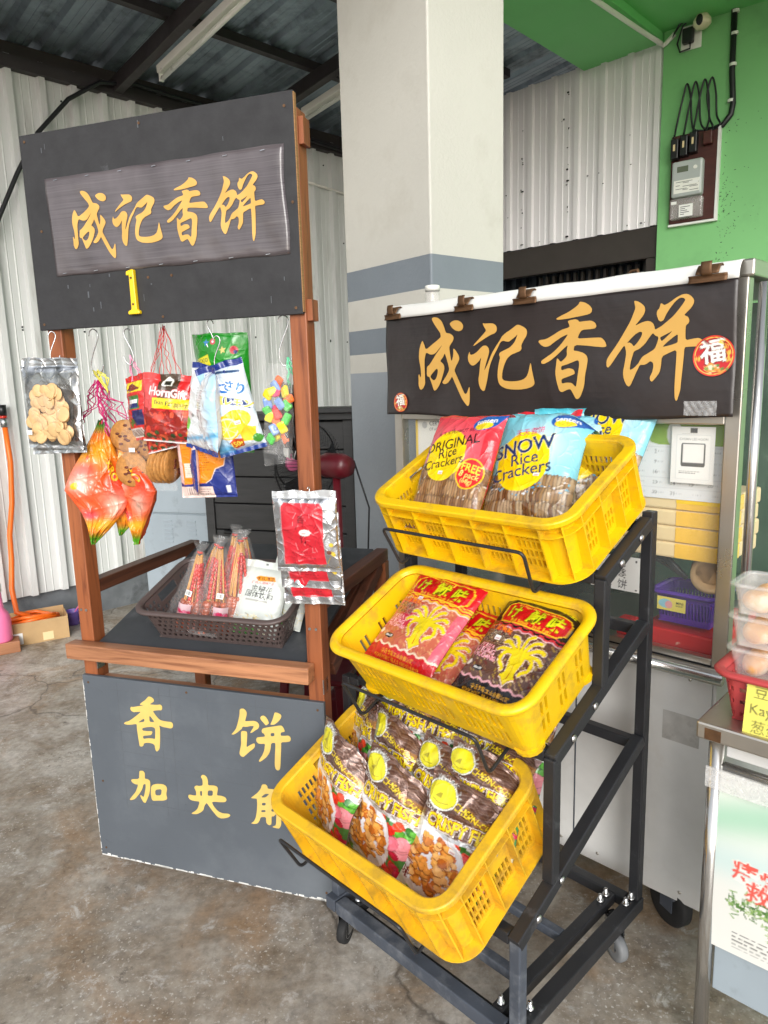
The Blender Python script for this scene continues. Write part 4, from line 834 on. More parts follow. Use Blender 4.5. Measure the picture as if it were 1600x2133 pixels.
# ------------------------------------------------------------ stainless steel stall
sl_=empty('food_stall',SL_O,SL_A,'stainless steel stall cabinet with glass front under a dark banner','stall')
def sbx(name,a,m,bev=.003,par=None): return MB().box(*a).build(name,m,par or sl_,bevel=bev)
sbx('front_panel',(.02,1.075,0,.012,.1,.768),'steel_panel'); sbx('side_panel',(1.0755,1.085,.001,.6,.1,.768),'steel_panel'); sbx('side_panel',(.01,.0195,.001,.6,.1,.768),'steel_panel')
sbx('counter_deck',(.0,1.105,-.006,.62,.7685,.786),'steel_trim'); sbx('base_tray',(.02,1.075,.0125,.6,.1,.115),'steel_panel')
MB().cyl((.0,-.022,.768),(1.105,-.022,.768),.015,14).build('front_rail','steel_tube',sl_,True)
for x0,x1 in ((.0,.034),(1.068,1.104)):
    for y0 in (.0,.58): sbx('corner_post',(x0,x1,y0,y0+.034,.7862,1.715),'steel_trim')
sbx('sill_bar',(.0342,1.0678,.002,.03,.7865,.806),'steel_trim'); sbx('top_channel',(-.022,1.115,-.004,.64,1.7152,1.752),'steel_trim',.004)
sbx('mid_bar',(.0342,1.0678,.002,.03,1.385,1.41),'steel_trim')
sbx('glass_pane',(.036,1.066,.012,.017,.807,1.384),'shop_glass',0); sbx('glass_pane',(1.084,1.089,.036,.578,.79,1.71),'shop_glass',0); sbx('glass_pane',(.012,.017,.036,.578,.79,1.71),'shop_glass',0)
sbx('back_board',(.03,1.07,.6,.612,.787,1.71),'dark_green',0)
sbx('black_edge',(.034,1.068,.0,.0018,.786,.79),'black_plastic',0)
MB().cyl((1.132,.012,.787),(1.132,.012,1.7),.011,14).build('upright_tube','steel_tube',sl_,True)
sbx('scuff_patch',(.955,1.05,-.0015,-.0003,.56,.64),'patch_grey',0)  # faint lighter rectangle of scuffed steel on the front panel
for x in (.36,.70): sbx('panel_seam',(x,x+.004,-.0016,-.0002,.102,.766),'worn_steel',0)
for k in range(9):
    for z in (.13,.74): MB().lathe([(.005,0),(.004,.0015),(0,.002)],10,(.06+.12*k,-.0003,z),Matrix.Rotation(math.pi/2,3,'X')).build('rivet','steel_trim',sl_,True)
for x,y in ((.985,.035),(.1,.06),(1.0,.52),(.1,.52)):
    Mx=Matrix.Translation((x,y,0))@Matrix.Rotation(R(-25),4,'Z'); r,w=.068,.038
    A=Matrix.Rotation(math.pi/2,3,'X')
    t=MB().lathe([(r*.6,-w/2),(r*.9,-w/2),(r,-w*.3),(r*.985,-w*.1),(r,0),(r*.985,w*.1),(r,w*.3),(r*.9,w/2),(r*.6,w/2)],28,(0,0,r),A).xf(Mx).build('wheel','rubber',sl_,True)
    MB().lathe([(0,-w*.5),(r*.2,-w*.55),(r*.28,-w*.3),(r*.5,-w*.35),(r*.58,-w*.5),(r*.62,-w*.45),(r*.62,w*.45),(r*.3,w*.3),(0,w*.5)],24,(0,0,r),A).xf(Mx).build('hub','zinc',t,True)
    f=MB()
    for s in (-1,1): f.box(-.014,.03,s*(w/2+.004),s*(w/2+.007),r*.8,.0951)
    f.box(-.02,.036,-w/2-.007,w/2+.007,.0952,.0999); f.xf(Mx).build('fork','worn_steel',sl_)
def sl(*p): return place(SL_O,SL_A,p)
def put(o,x,y,z,rz=0): o.location=sl(x,y,z); o.rotation_euler=(0,0,SL_A+rz); return o
# banner over the stall
bz=empty('shop_banner',sl(0,0,0),SL_A,'dark brown vinyl banner with four gold characters clipped along the stall top','banner')
def bny(x,z):
    t=max(0,min(1,(1.705-z)/.3))
    return -.026-.004*math.sin(x*9+z*4)*t-.003*math.sin(x*23-z*13)*t-.003*math.exp(-((x-.56-(1.7-z)*.25)/.02)**2)*t+.002*math.sin(z*30+x*5)
def bnf(u,v):
    x=-.002+1.092*u+.012*(1-v)*(u-.5); z=1.403+.309*v-.006*math.sin(u*math.pi)*(1-v)+.003*math.sin(u*14)*(1-v); return (x,bny(x,z)+.006*(1-v)**6*0,z)
bb=MB().grid(bnf,110,34).build('vinyl_sheet','vinyl_dark',bz,True,solid=.0008)
def hem(u,v):
    x=-.002+1.094*u; a=v*1.9; return (x,-.024-.004*math.cos(a)+.034*v*v,1.713+.0415*math.sin(min(a,1.57))+.0016*math.sin(u*31)*math.sin(u*7)*(.3+v)-.002)
MB().grid(hem,90,8).build('white_hem','chipped_white',bz,True,solid=.001)
for a,b in ((0,3),(3,5),(5,8),(8,13)): glyph_mesh('printed_character',GLY_CAL[a:b],'gold_print',bz,lambda x,z:bny(x,z)-.0026)
MB().grid(lambda u,v:(.985+.075*u,bny(.985+.075*u,1.41+.035*v)-.003-.001*math.sin(u*30+v*9),1.408+.034*v),24,10).build('clear_tape','clear_tape',bz,True)
def fu_sticker(name,cx,cz,r,label):
    p=Paint(1,1,70,(214,34,40)); p.ell(.5,.5,.5,.5,(226,60,40)); p.ell(.5,.5,.46,.46,(240,200,90)); p.ell(.5,.5,.44,.44,(206,24,34))
    p.text('福',.47,.60,.62,(250,250,240),8,.02,out=(120,10,16),ow=.035)
    for k,ch in enumerate('花开富贵'): a=R(62-26*k); p.text(ch,.5+.36*math.cos(a),.5+.36*math.sin(a),.13,(250,214,80),-20*k,.01)
    p.text('禧',.13,.45,.12,(250,214,80),0,.01)
    p.blobs(9,.34,.12,.7,.26,.05,.09,[(246,214,120),(250,236,190),(236,150,60),(220,60,70)],4); p.blobs(6,.2,.15,.85,.3,.025,.04,[(90,140,60),(120,160,70)],5)
    img=p.done(); n=48; u,v=np.meshgrid(np.linspace(0,1,n+1),np.linspace(0.001,1,n+1)); a=u*2*math.pi; X=cx+r*v*np.cos(a); Zz=cz+r*v*np.sin(a)
    Y=np.vectorize(bny)(X,Zz)-.0045; P=np.stack([X,Y,Zz],-1); cc=sample(img,np.clip((X-cx)/r/2+.5,0,.999),np.clip((Zz-cz)/r/2+.5,0,.999))
    o=grid_obj('round_sticker',P,cc,'printed_gloss',bz); o['label']=label; return o
fu_sticker('fu',1.046,1.544,.046,'larger red round sticker at the right end of the banner'); fu_sticker('fu',.062,1.443,.031,'smaller red round sticker at the lower left of the banner')
CLIPG='bulldog clips along the banner'
def clip(x,w,label):
    o=empty('bulldog_clip',sl(x,-.03,1.715),SL_A,label,'clip',CLIPG)
    for y0 in (-.016,.012):
        MB().grid(lambda u,v,y0=y0:(-w/2+w*u,y0+(.004 if y0<0 else -.004)*math.sin(v*3.1),-.008+.016*v),10,5).build('jaw','rust',o,True,solid=.002)
    MB().grid(lambda u,v:(-w*.3+w*.6*u,-.02+.045*v,.009+.022*math.sin(v*math.pi)),8,10).build('spring_body','rust',o,True,solid=.002)
    MB().grid(lambda u,v:(-.012+.024*u,-.022-.004*math.sin(v*3),.006+.03*v),4,5).build('thumb_tab','rust',o,True,solid=.0015)
    return o
clip(.045,.07,'rusty bulldog clip at the left end of the banner'); clip(.335,.07,'rusty bulldog clip second from the left on the banner'); clip(.545,.075,'rusty bulldog clip third from the left on the banner'); clip(1.03,.085,'rusty bulldog clip at the right end of the banner')
wn=MB().tube([(0,0,0),(.012,.004,.012),(.03,0,.012),(.034,-.004,.0)],.004,8).build('wing_nut','rust',None,True); put(wn,.8,.03,1.753); tag(wn,'small rusty wing nut on the stall top edge','wing nut')
jr=empty('plastic_jar',sl(.075,.12,1.753),SL_A,'small white capped clear jar on the stall top by the pillar','jar')
MB().lathe([(0,0),(.022,0),(.024,.004),(.024,.045),(.02,.05)],20).build('body','milky_tub',jr,True); MB().lathe([(.025,.05),(.025,.066),(.022,.068),(0,.068)],20).build('lid','white_plastic',jr,True)
# things behind the stall glass
p=Paint(.19,.19,90,(238,236,226)); p.rect(0,0,.06,1,(236,200,70)); p.text('CERTIFICATE',.62,.93,.1,(60,60,66),0,.01); p.text('OF APPRECIATION',.62,.83,.07,(70,70,76)); p.text('SENG KEE',.55,.56,.09,(60,60,66)); p.text('TO',.55,.44,.06,(80,80,80)); p.lines(.25,.25,.9,.36,3,(110,110,110),.3,3); p.ell(.22,.9,.06,.06,(190,190,186))
o=sheet('certificate',.19,.19,p); put(o,.065,.034,1.196); tag(o,'white certificate with a yellow edge behind the left glass','certificate')
p=Paint(.345,.195,150,(236,238,238)); A=p.A
p.rect(.0,A*.72,1,A,(238,240,236)); p.poly([(.43,A),(.43,A*.8),(.46,A*.73),(.52,A*.705),(1,A*.705),(1,A)],(140,176,60)); p.ell(.63,A*.85,.055,.09,(240,240,236)); p.rect(.72,A*.72,.78,A*.82,(226,96,60))
p.text('con',.2,A*.83,.13,(120,130,96)); p.text('sense',.22,A*.76,.05,(140,146,120)); p.lines(.12,A*.90,.3,A*.93,1,(150,150,150))
for r_ in range(5):
    y=A*(.62-.135*r_); p.line([(.02,y+.035),(.98,y+.035)],.003,(206,208,210))
    for c_i in range(7):
        n=r_*7+c_i-1
        if 1<=n<=31: p.text(str(n),.09+.135*c_i,y,.038,(70,70,76))
        p.lines(.11+.135*c_i,y-.012,.17+.135*c_i,y+.012,1,(170,172,176),.5,n)
o=sheet('calendar',.345,.195,p); put(o,.718,.045,1.192); tag(o,'white wall calendar with a green header behind the glass','calendar')
sp=MB()
for k in range(15): sp.tube([(.01+.009*k,.003,.188),(.01+.009*k,-.004,.196),(.01+.009*k,.004,.2)],.0012,6)
s_=sp.build('spiral_binding','black_plastic',o); s_['kind']='stuff'
p=Paint(.105,.14,80,(242,242,238)); A=p.A; p.rect(.12,.1,.92,A*.86,(226,228,226)); p.rect(.135,.115,.905,A*.845,(246,246,242)); p.rect(.44,A*.89,.6,A*.97,(70,74,78)); p.text('CHUAN LEE HOON',.52,A*.78,.075,(80,80,84)); p.lines(.25,A*.865,.8,A*.885,1,(130,130,130))
p.poly([(.26,A*.3),(.78,A*.3),(.8,A*.33),(.8,A*.68),(.78,A*.71),(.26,A*.71),(.24,A*.68),(.24,A*.33)],(86,88,90)); p.rect(.28,A*.37,.76,A*.69,(244,244,240)); p.lines(.2,A*.17,.85,A*.23,2,(120,120,120),.4,2)
o=sheet('payment_sheet',.105,.14,p,'printed_gloss'); put(o,.935,.028,1.238); tag(o,'white laminated payment sheet with a dark square frame in front of the calendar','sheet')
for k in range(4):
    bx_=empty('flat_box',sl(.74,.05,1.036+.0425*k),SL_A,['tan flat box at the bottom of the stack behind the glass','tan flat box second from the bottom of the stack','tan flat box third from the bottom of the stack','tan flat box on top of the stack with bright yellow tape'][k],'box','stack of tan boxes behind the glass')
    MB().box(0,.328+.004*(k%2),0,.24,0,.0415).build('carton','tan_board',bx_,bevel=.006)
    MB().box(.205,.3305+.004*(k%2),-.0012,.1,.002,.0395).build('tape_band','tape_yellow',bx_,bevel=.001)
    if k==3: MB().box(.205,.328,-.0022,-.0014,.018,.038).build('bright_tape','yellow_gloss',bx_)
def basket(name,w,d,h,r,tap,matn,label,cat,rows,pitch,wd,rimw=.012,handle=False,hole='rect',ft=.004):
    o=empty(name,(0,0,0),0,label,cat); rr=RR(w-2*rimw,d-2*rimw,r); t=.0035
    off=lambda z:-tap*(1-z/h)
    fo=lambda s,z:(rr.at(s)[0][0]+rr.at(s)[1][0]*off(z),rr.at(s)[0][1]+rr.at(s)[1][1]*off(z),z)
    fi=lambda s,z:(rr.at(s)[0][0]+rr.at(s)[1][0]*(off(z)-t),rr.at(s)[0][1]+rr.at(s)[1][1]*(off(z)-t),z)
    H=[]
    z0,z1=h*.08,h*.88; rh=(z1-z0)/rows; n=int(rr.L/pitch); pt=rr.L/n
    for j in range(rows):
        for i in range(n):
            s=(i+.5*(j%2)*(hole!='rect'))*pt+pt*.3; H.append((round(s,5),round(s+wd,5),round(z0+j*rh+rh*.16,5),round(z0+(j+1)*rh-rh*.16,5)))
    if handle:
        for c in (rr.starts[2]+rr.b/2,rr.starts[6]+rr.b/2):
            H=[q for q in H if not(q[1]>c-.055 and q[0]<c+.055 and q[3]>h*.62)]; H.append((round(c-.045,5),round(c+.045,5),round(h*.66,5),round(h*.9,5)))
    sbk=sorted(set(round(x,5) for x in rr.breaks(5))|set(x%rr.L for q in H for x in q[:2])); tb=sorted({0,h}|set(z for q in H for z in q[2:]))
    import bisect
    cut=set()
    for q in H:
        i0=bisect.bisect_left(sbk,q[0]);i1=bisect.bisect_left(sbk,q[1]%rr.L);j0=bisect.bisect_left(tb,q[2]);j1=bisect.bisect_left(tb,q[3])
        for i in range(i0,i1):
            for j in range(j0,j1): cut.add((i,j))
    slab(sbk,tb,lambda i,j:(i,j) not in cut,fo,fi,True).build('wall',matn,o)
    pr=[]
    for q in range(9): a=math.pi*(1-q/8*1.2); pr.append((rimw*.45+rimw*.62*math.cos(a),h+.006*math.sin(a)))
    sweep(rr,pr+[(x-.002,z-.003) for x,z in pr[::-1]],8).build('rim',matn,o,smooth=True)
    i=-tap-t; MB().box(-w/2+rimw+tap,w/2-rimw-tap,-d/2+rimw+tap,d/2-rimw-tap,0,ft).build('bottom',matn,o)
    return o
pb=basket('purple_basket',.18,.16,.085,.02,.012,'purple_plastic','purple plastic basket with a yellow tag behind the glass','basket',1,.0085,.004); put(pb,.965,.135,.853)
p=Paint(.075,.036,60,(238,222,110)); A=p.A; p.ell(.3,A*.5,.24,.16,(150,206,220)); p.ell(.42,A*.45,.13,.13,(236,170,170)); p.text('MINI',.8,A*.65,.13,(60,60,60),0,.02); p.text('BASKET',.8,A*.45,.08,(60,60,60),0,.01)
t_=sheet('tag',.075,.036,p,'printed_gloss',pb); t_.location=(-.06,-.084,.04)
rt=MB().box(0,.2,0,.3,0,.05).build('red_tray','red_tin',None,bevel=.006); put(rt,.865,.045,.793); tag(rt,'worn red tin tray under the purple basket behind the glass','tray')
rt2=MB().box(0,.05,0,.05,0,.05).build('red_tin','red_tin',None,bevel=.008); put(rt2,.79,.05,.793); tag(rt2,'small red tin on the stall deck beside the rack post','tin')
tr=MB().lathe([(.038,0),(.05,0),(.05,.05),(.038,.05),(.038,0)],28,(0,0,0),Matrix.Rotation(R(90),3,'X')@Matrix.Rotation(R(0),3,'Y')).build('tape_roll','cardboard',None,True); put(tr,1.0,.16,.988,R(20)); tag(tr,'brown tape roll standing on the purple basket','tape roll')
cbl=MB()
for k in range(3): cbl.tube([(-.05,.03*k,.0),(-.02,.02*k,.075-.01*k),(.04,.01,.07-.012*k),(.1,0,.02)],.006,8)
o=cbl.build('coiled_cable','cable_black',None,True); put(o,.86,.1,.955); tag(o,'black power cable lying on the purple basket','cable'); o['kind']='stuff'
p=Paint(.14,.095,80,(240,240,236)); A=p.A
for tx,x,y in (('老',.58,.56),('婆',.58,.34),('饼',.6,.13),('桃',.28,.36),('酥',.3,.13)): p.text(tx,x+.06,y,.2,(30,30,30),-4)
for x,y in ((.94,.05),(.93,.6),(.05,.05),(.05,.6)): p.ell(x,y,.02,.015,(40,40,40))
o=sheet('paper_sign',.14,.095,p); put(o,.735,.006,.938); tag(o,'handwritten white paper sign on the glass behind the rack','sign')
# ------------------------------------------------------------ stainless table at the right edge
TB_O=Vector((.632,1.354,0)); TB_A=R(-44)
tb=empty('steel_table',TB_O,TB_A,'stainless steel table with a poster at the right edge of the picture','table')
def tbx(name,a,m,bev=.002): return MB().box(*a).build(name,m,tb,bevel=bev)
tbx('top',(0,1.0,0,.55,.762,.80),'steel_trim',.005); tbx('rust_patch',(.018,.05,-.0012,.0005,.766,.79),'rust',.0005)
for x in (.033,.96):
    for y in (.033,.51): MB().cyl((x,y,.0),(x,y,.7615),.0155,18).build('leg','steel_tube',tb,True)
MB().cyl((.05,.033,.70),(.945,.033,.70),.011,12).build('apron_tube','steel_tube',tb,True); tbx('apron',(.05,.945,.04,.05,.72,.7615),'steel_panel'); tbx('lower_panel',(.05,.945,.04,.05,.165,.69),'locker_grey')
MB().box(.02,.16,.012,.0165,.655,.70).build('clear_tape','clear_tape',tb)
p=Paint(.42,.42,190,(238,238,232)); A=p.A
p.grad(lambda X,Y:np.exp(-((Y-.72-.28*X)/.12)**2)*.75*(X>-1)*np.clip(1.2-X*.7,0,1),(150,208,176)); p.grad(lambda X,Y:np.exp(-((Y-.5-.1*X)/.1)**2)*.5,(176,220,220)); p.grad(lambda X,Y:np.exp(-((X-.5)**2+(Y-.47)**2)/.012)*.9,(246,226,120))
p.text('TEH DAUN',.60,.72,.09,(120,140,136),-3,0); p.text('DAUN HERBA',.58,.555,.07,(228,150,140),-3,.005)
p.text('痔疮',.21,.47,.12,(232,96,84),-6,.015,out=(250,244,236),ow=.03); p.text('救星',.27,.38,.12,(232,96,84),-6,.015,out=(250,244,236),ow=.03); p.ell(.34,.44,.03,.06,(190,150,90),20)
r_=random.Random(2)
for k in range(260):
    x=.08+.5*r_.random(); y=.30-.12*x*.4+r_.gauss(0,.028); a=r_.random()*3.14; c=r_.choice([(96,140,70),(140,176,100),(170,196,130),(70,110,56)]); p.line([(x,y),(x+.035*math.cos(a),y+.02*math.sin(a))],.006,c)
for k in range(140):
    x=.25+.5*r_.random(); y=.19-.1*(x-.3)+r_.gauss(0,.016); p.line([(x,y),(x+.02,y+.006*r_.random())],.006,r_.choice([(156,190,120),(184,206,150)]))
p.lines(.1,.03,.55,.14,5,(120,120,116),.3,8)
o=sheet('poster',.42,.42,p,'printed_gloss',None,lambda u,v:-.004*np.sin(u*6)*np.sin(v*5)); o.location=place(TB_O,TB_A,(.048,.024,.285)); o.rotation_euler=(0,R(-1.5),TB_A); tag(o,'white and green herbal poster hung on the steel table front','poster')
rb=basket('red_basket',.42,.26,.105,.03,.022,'red_plastic','red plastic basket of bun tubs on the steel table','basket',6,.024,.012,.018,hole='stag'); rb.location=place(TB_O,TB_A,(.222,.145,.8005)); rb.rotation_euler=(0,0,TB_A)
p=Paint(.14,.105,80,(240,232,110)); A=p.A; p.text('豆沙',.3,A*.82,.2,(120,120,60),0); p.text('Kaya',.26,A*.5,.2,(110,110,60),0); p.text('葱蛋',.3,A*.16,.2,(120,120,60),0); p.lines(.6,.1,.95,A*.9,3,(130,130,70),.2,4)
o=sheet('yellow_card',.14,.105,p,'printed_gloss'); o.location=place(TB_O,TB_A,(.085,.012,.798)); o.rotation_euler=(R(-9),0,TB_A); tag(o,'yellow handwritten card on the red basket','card')
def tub(z,label,s):
    o=empty('bun_tub',place(TB_O,TB_A,(.108,.15,z)),TB_A,label,'tub','stacked tubs of buns'); rr=RR(.165,.12,.02)
    H=.062
    sweep(rr,[(-.012,0),(0,H),(-.0015,H),(-.0135,.001)],6).build('wall','milky_tub',o,smooth=False); MB().box(-.068,.068,-.046,.046,0,.0012).build('base','milky_tub',o)
    sweep(RR(.172,.127,.022),[(-.004,H-.004),(.004,H-.003),(.005,H+.003),(-.002,H+.0055),(-.009,H+.0015),(-.009,H-.001)],6).build('lid_rim','milky_tub',o,smooth=True)
    vs=[]; rl=RR(.155,.11,.016); bs=rl.breaks(5); MB().add([(rl.at(q)[0][0],rl.at(q)[0][1],H+.0008) for q in bs],[tuple(range(len(bs)))]).build('lid_panel','milky_tub',o)
    return o
for k in range(4):
    z=.8055+.0692*k; tub(z,['bun tub at the bottom of the stack, hidden low in the red basket','bun tub second from the bottom, at the rim of the red basket','bun tub second from the top of the stack','topmost bun tub of the stack in the red basket'][k],k)
    for q,(x,y) in enumerate(((-.038,-.022),(.03,-.02),(-.036,.026),(.032,.026))):
        rr_=random.Random(k*9+q); b=MB().sphere((0,0,0),.031,.026,.025,16,10,lambda d:1+.05*math.sin(d[0]*5+q)+.04*d[2]*d[0]).build('bun','bun',None,True)
        b.location=place(TB_O,TB_A,(.108+x,.15+y,z+.026)); b.rotation_euler=(rr_.uniform(-.2,.2),rr_.uniform(-.2,.2),rr_.random()*6)
        row=['bottom','second lowest','second highest','topmost'][k]; tag(b,'golden baked bun in the %s tub, %s %s'%(row,'front' if y<0 else 'back',('left','right')[x>0]),'bun','buns in the stacked tubs')

# ------------------------------------------------------------ printed snack packs
def pack(name,label,cat,group,w,h,d,paint,M,seed=1,st=.05,sbm=.05,wr=.002,pinch=.05,fold=None,back=(180,180,180),matn='printed_film',bias=1.,pv=3.,n=None,parent=None,sticker=None,scallop=0):
    img=paint.done(); nx=n or img.shape[1]; ny=max(6,int(nx*h/w)); r=np.random.RandomState(seed)
    u,v=np.meshgrid(np.linspace(0,1,nx+1),np.linspace(0,1,ny+1)); U=2*u-1; vb=np.clip((v-sbm)/(1-st-sbm),0,1)**bias
    fu=np.clip(1-np.abs(U)**2.6,0,1)**.55; fv=np.clip(1-np.abs(2*vb-1)**pv,0,1)**.6; f=fu*fv
    e=np.exp(-vb/.16)+np.exp(-(1-vb)/.16); body=(v>sbm)&(v<1-st)
    def waves(k,f0,f1,az=None):
        s=np.zeros_like(u)
        for _ in range(k):
            a=r.rand()*6.28 if az is None else az+r.randn()*.25; q=f0+r.rand()*(f1-f0); s+=np.sin((u*w*math.cos(a)+v*h*math.sin(a))*q/w+r.rand()*6.28)
        return s/math.sqrt(k)
    gath=waves(5,18,46,0.)*e*wr*.55
    cre=(np.abs(waves(4,5,14))-.6)*wr*.9*np.minimum(1,f*2)+waves(4,14,34)*wr*.22*np.minimum(1,f*2)
    a_=np.abs(waves(2,4,9)); b_=np.abs(waves(2,5,11)); cre+=-(np.exp(-a_*9)+np.exp(-b_*9))*wr*.55*np.minimum(1,f*2)
    low=waves(3,2,6)*wr*.9
    seal=np.where(body,0,1)*(waves(4,6,16)*wr*.5+np.sin(v*h*2*math.pi/.0042)*.0003)
    yf=-d/2*f+(gath+cre)*np.minimum(1,fu*3)+low+seal; yb=d/2*f*.92-(waves(4,6,18)*wr*.6)*np.minimum(1,f*2)+low+seal
    x=U*w/2*(1-pinch*fv*(1 if pinch else 0)); z=v*h+0*u
    z=z-(.5*wr)*np.sin(u*13+r.rand()*6)*(v>1-st)
    Pf=np.stack([x,yf,z],-1); Pb=np.stack([x,np.maximum(yb,yf+.0004),z],-1)
    if fold is not None: Pf=fold(Pf,u,v); Pb=fold(Pb,u,v)
    cf=sample(img,np.clip(u,0,.9999),np.clip(v,0,.9999)); 
    cb=cf*.0+C(back)
    o=grid_obj(name,Pf,cf,matn,parent,back=(Pb[::2,::2] if False else Pb,cb)); tag(o,label,cat,group)
    o.matrix_world=M
    if sticker:
        su,sv=sticker; i=int(su*nx); j=int(sv*ny); c0=Vector(Pf[j,i]); k=6; g=[]
        sw,sh=.016/w,.010/h; PP=np.zeros((4,5,3))
        for a in range(4):
            for b in range(5):
                ii=int(np.clip(round((su+sw*(b/4-.5))*nx),0,nx)); jj=int(np.clip(round((sv+sh*(a/3-.5))*ny),0,ny)); PP[a,b]=Pf[jj,ii]+np.array([0,-.0012,0])
        CC=np.zeros((4,5,4)); CC[:]=C(240,240,238); CC[1,1:4]=C(200,150,150); grid_obj('price_sticker',PP,CC,'printed_matte',o)
    return o
def rot_m(a,b,c): return Euler((R(a),R(b),R(c)),'XYZ').to_matrix().to_4x4()
def stand_in(k,a,e,n,lean,roll=0,yaw=0):
    """upright in the crate of tier k: bottom centre at tier coordinates, leaning back from vertical"""
    p=tier_mat(k)@Vector((a,e,n)); return Matrix.Translation(p)@Matrix.Rotation(RK_A+R(yaw),4,'Z')@Matrix.Rotation(R(-lean),4,'X')@Matrix.Rotation(R(roll),4,'Y')
def topcurl(amt,k0=.9,corner=0.):
    def f(P,u,v):
        t=np.clip((v-k0)/(1-k0),0,1); P=P.copy(); P[...,1]+=amt*t*t+corner*np.clip((u+v-1.55)/.45,0,1)**2; P[...,2]-=abs(amt)*.5*t**3+abs(corner)*.9*np.clip((u+v-1.55)/.45,0,1)**2; return P
    return f
def crackers(p,y0,y1,seed,pal):
    r=random.Random(seed); p.rect(0,y0,1,y1,(120,78,42)); n=4; dy=(y1-y0)/n
    for j in range(n):
        y=y0+dy*(j+.5); x=-.02
        while x<1.02:
            c=tuple(q*.82 for q in r.choice(pal)); p.ell(x,y+r.uniform(-.01,.01),.03,dy*.56,tuple(q*.74 for q in c),r.uniform(-6,6)); p.ell(x-.004,y,.015,dy*.5,c,r.uniform(-6,6)); x+=.036
        for q in range(16): p.ell(r.random(),y-dy*.48+r.uniform(-.02,.02),r.uniform(.006,.02),.008,r.choice([(226,214,196),(190,140,60),(90,60,36)]),r.uniform(0,90),.7)
def rice_paint(kind,w=.235,h=.34,px=118):
    p=Paint(w,h,px,(232,62,76) if kind=='o' else (128,206,222)); A=p.A
    if kind=='o':
        p.grad(lambda X,Y:np.clip((.92-Y)*1.6,0,.75)*np.exp(-((X-.3)/.5)**2),(240,150,158)); p.rect(.86,0,1,A*.8,(214,40,52)); p.rect(0,A*.93,1,A,(222,48,58))
        crackers(p,0,A*.49,3,[(196,146,92),(176,122,70),(210,164,110),(160,108,58)])
        p.ell(.40,A*.56,.285,.30,(250,216,20)); p.ell(.40,A*.54,.25,.25,(248,206,12),0,.5)
        p.text('天天米饼',.30,A*.745,.062,(90,20,40),14,.004); p.text('BISKUT BERAS',.60,A*.775,.06,(60,20,40),10,.006)
        p.text('ORIGINAL',.44,A*.66,.165,(40,26,30),12,.012); p.text('Rice',.42,A*.585,.155,(40,26,30),12,.008); p.text('Crackers',.40,A*.505,.155,(40,26,30),12,.008)
        p.ell(.80,A*.43,.165,.175,(244,196,30)); p.ell(.80,A*.43,.15,.16,(222,34,38)); p.text('FREE',.80,A*.475,.12,(250,222,60),-8,.012); p.text('8 pack',.80,A*.42,.095,(250,230,120),-8,.004); p.text('(68g)',.79,A*.37,.075,(250,230,120),-8,.004)
    else:
        p.grad(lambda X,Y:np.clip((Y-.8)*5,0,1),(90,196,212)); p.grad(lambda X,Y:np.exp(-((X-.62)/.25)**2-((Y-.62)/.2)**2)*.8,(220,236,242)); p.rect(0,0,.05,A,(120,200,216))
        crackers(p,0,A*.40,5,[(214,180,136),(190,148,98),(224,196,156),(150,104,62)])
        for k in range(46):
            r=random.Random(k); p.ell(r.random(),A*(.30+r.gauss(0,.03)),r.uniform(.004,.02),r.uniform(.004,.014),r.choice([(90,190,220),(230,240,246),(60,150,190)]))
        p.ell(.42,A*.50,.31,.34,(250,222,18)); p.ell(.42,A*.48,.26,.28,(246,208,8),0,.5)
        p.text('天天雪饼',.44,A*.735,.085,(214,60,110),8,.004); p.text('SNOW',.40,A*.62,.225,(26,54,110),12,.02,1.0,(250,240,170),.02); p.text('Rice',.44,A*.525,.19,(30,58,104),12,.01); p.text('Crackers',.42,A*.43,.19,(30,58,104),12,.01)
        p.text('BISKUT BERAS',.07,A*.36,.055,(40,50,60),-70,.004)
    q=.80,A*.845
    p.ell(q[0],q[1],.165,.10,(40,90,170),14); p.poly([(q[0]+.05,q[1]+.09),(q[0]+.22,q[1]+.13),(q[0]+.15,q[1]-.01)],(40,90,170)); p.ell(q[0],q[1],.15,.088,(30,96,176),14); p.ell(q[0]-.01,q[1]-.045,.11,.05,(246,214,40),12); p.text('tenten',q[0]-.005,q[1]+.022,.095,(250,250,250),12,.012); p.text('テンテン',q[0]-.01,q[1]-.05,.045,(190,140,30),12,.002)
    return p
RG='rice cracker packs in the top crate'
RO=rice_paint('o'); RSn=rice_paint('s')
def world(loc,rot): return Matrix.Translation(loc)@rot_m(*rot)
def down(Mx,dz): return Mx@Matrix.Translation((0,0,dz))
pack('rice_cracker_pack','red pack of original rice crackers standing at the left of the top crate','snack pack',RG,.225,.345,.075,RO,down(world((.1405,1.7355,1.153),(-30,-.7,-43)),-.02),2,.07,.05,.0036,.06,topcurl(.03,.9),(214,40,52),sticker=(.40,.42))
pack('rice_cracker_pack','pale blue pack of snow rice crackers in front, centre of the top crate','snack pack',RG,.25,.35,.085,RSn,down(world((.337,1.703,1.142),(-30,-2,-39)),-.01),5,.075,.05,.0038,.06,topcurl(.035,.9,.05),(120,200,216),sticker=(.62,.40))
pack('rice_cracker_pack','pale blue rice cracker pack squeezed sideways behind the front blue one','snack pack',RG,.24,.31,.06,RSn,stand_in(3,-.165,.20,.0,36,0,34),6,.075,.05,.0032,.06,topcurl(-.02,.9,.04),(120,200,216))
pack('rice_cracker_pack','pale blue rice cracker pack at the right back of the top crate','snack pack',RG,.235,.34,.075,RSn,stand_in(3,-.205,.28,-.01,26,7,-2),7,.075,.05,.0036,.06,topcurl(.03,.9),(120,200,216))
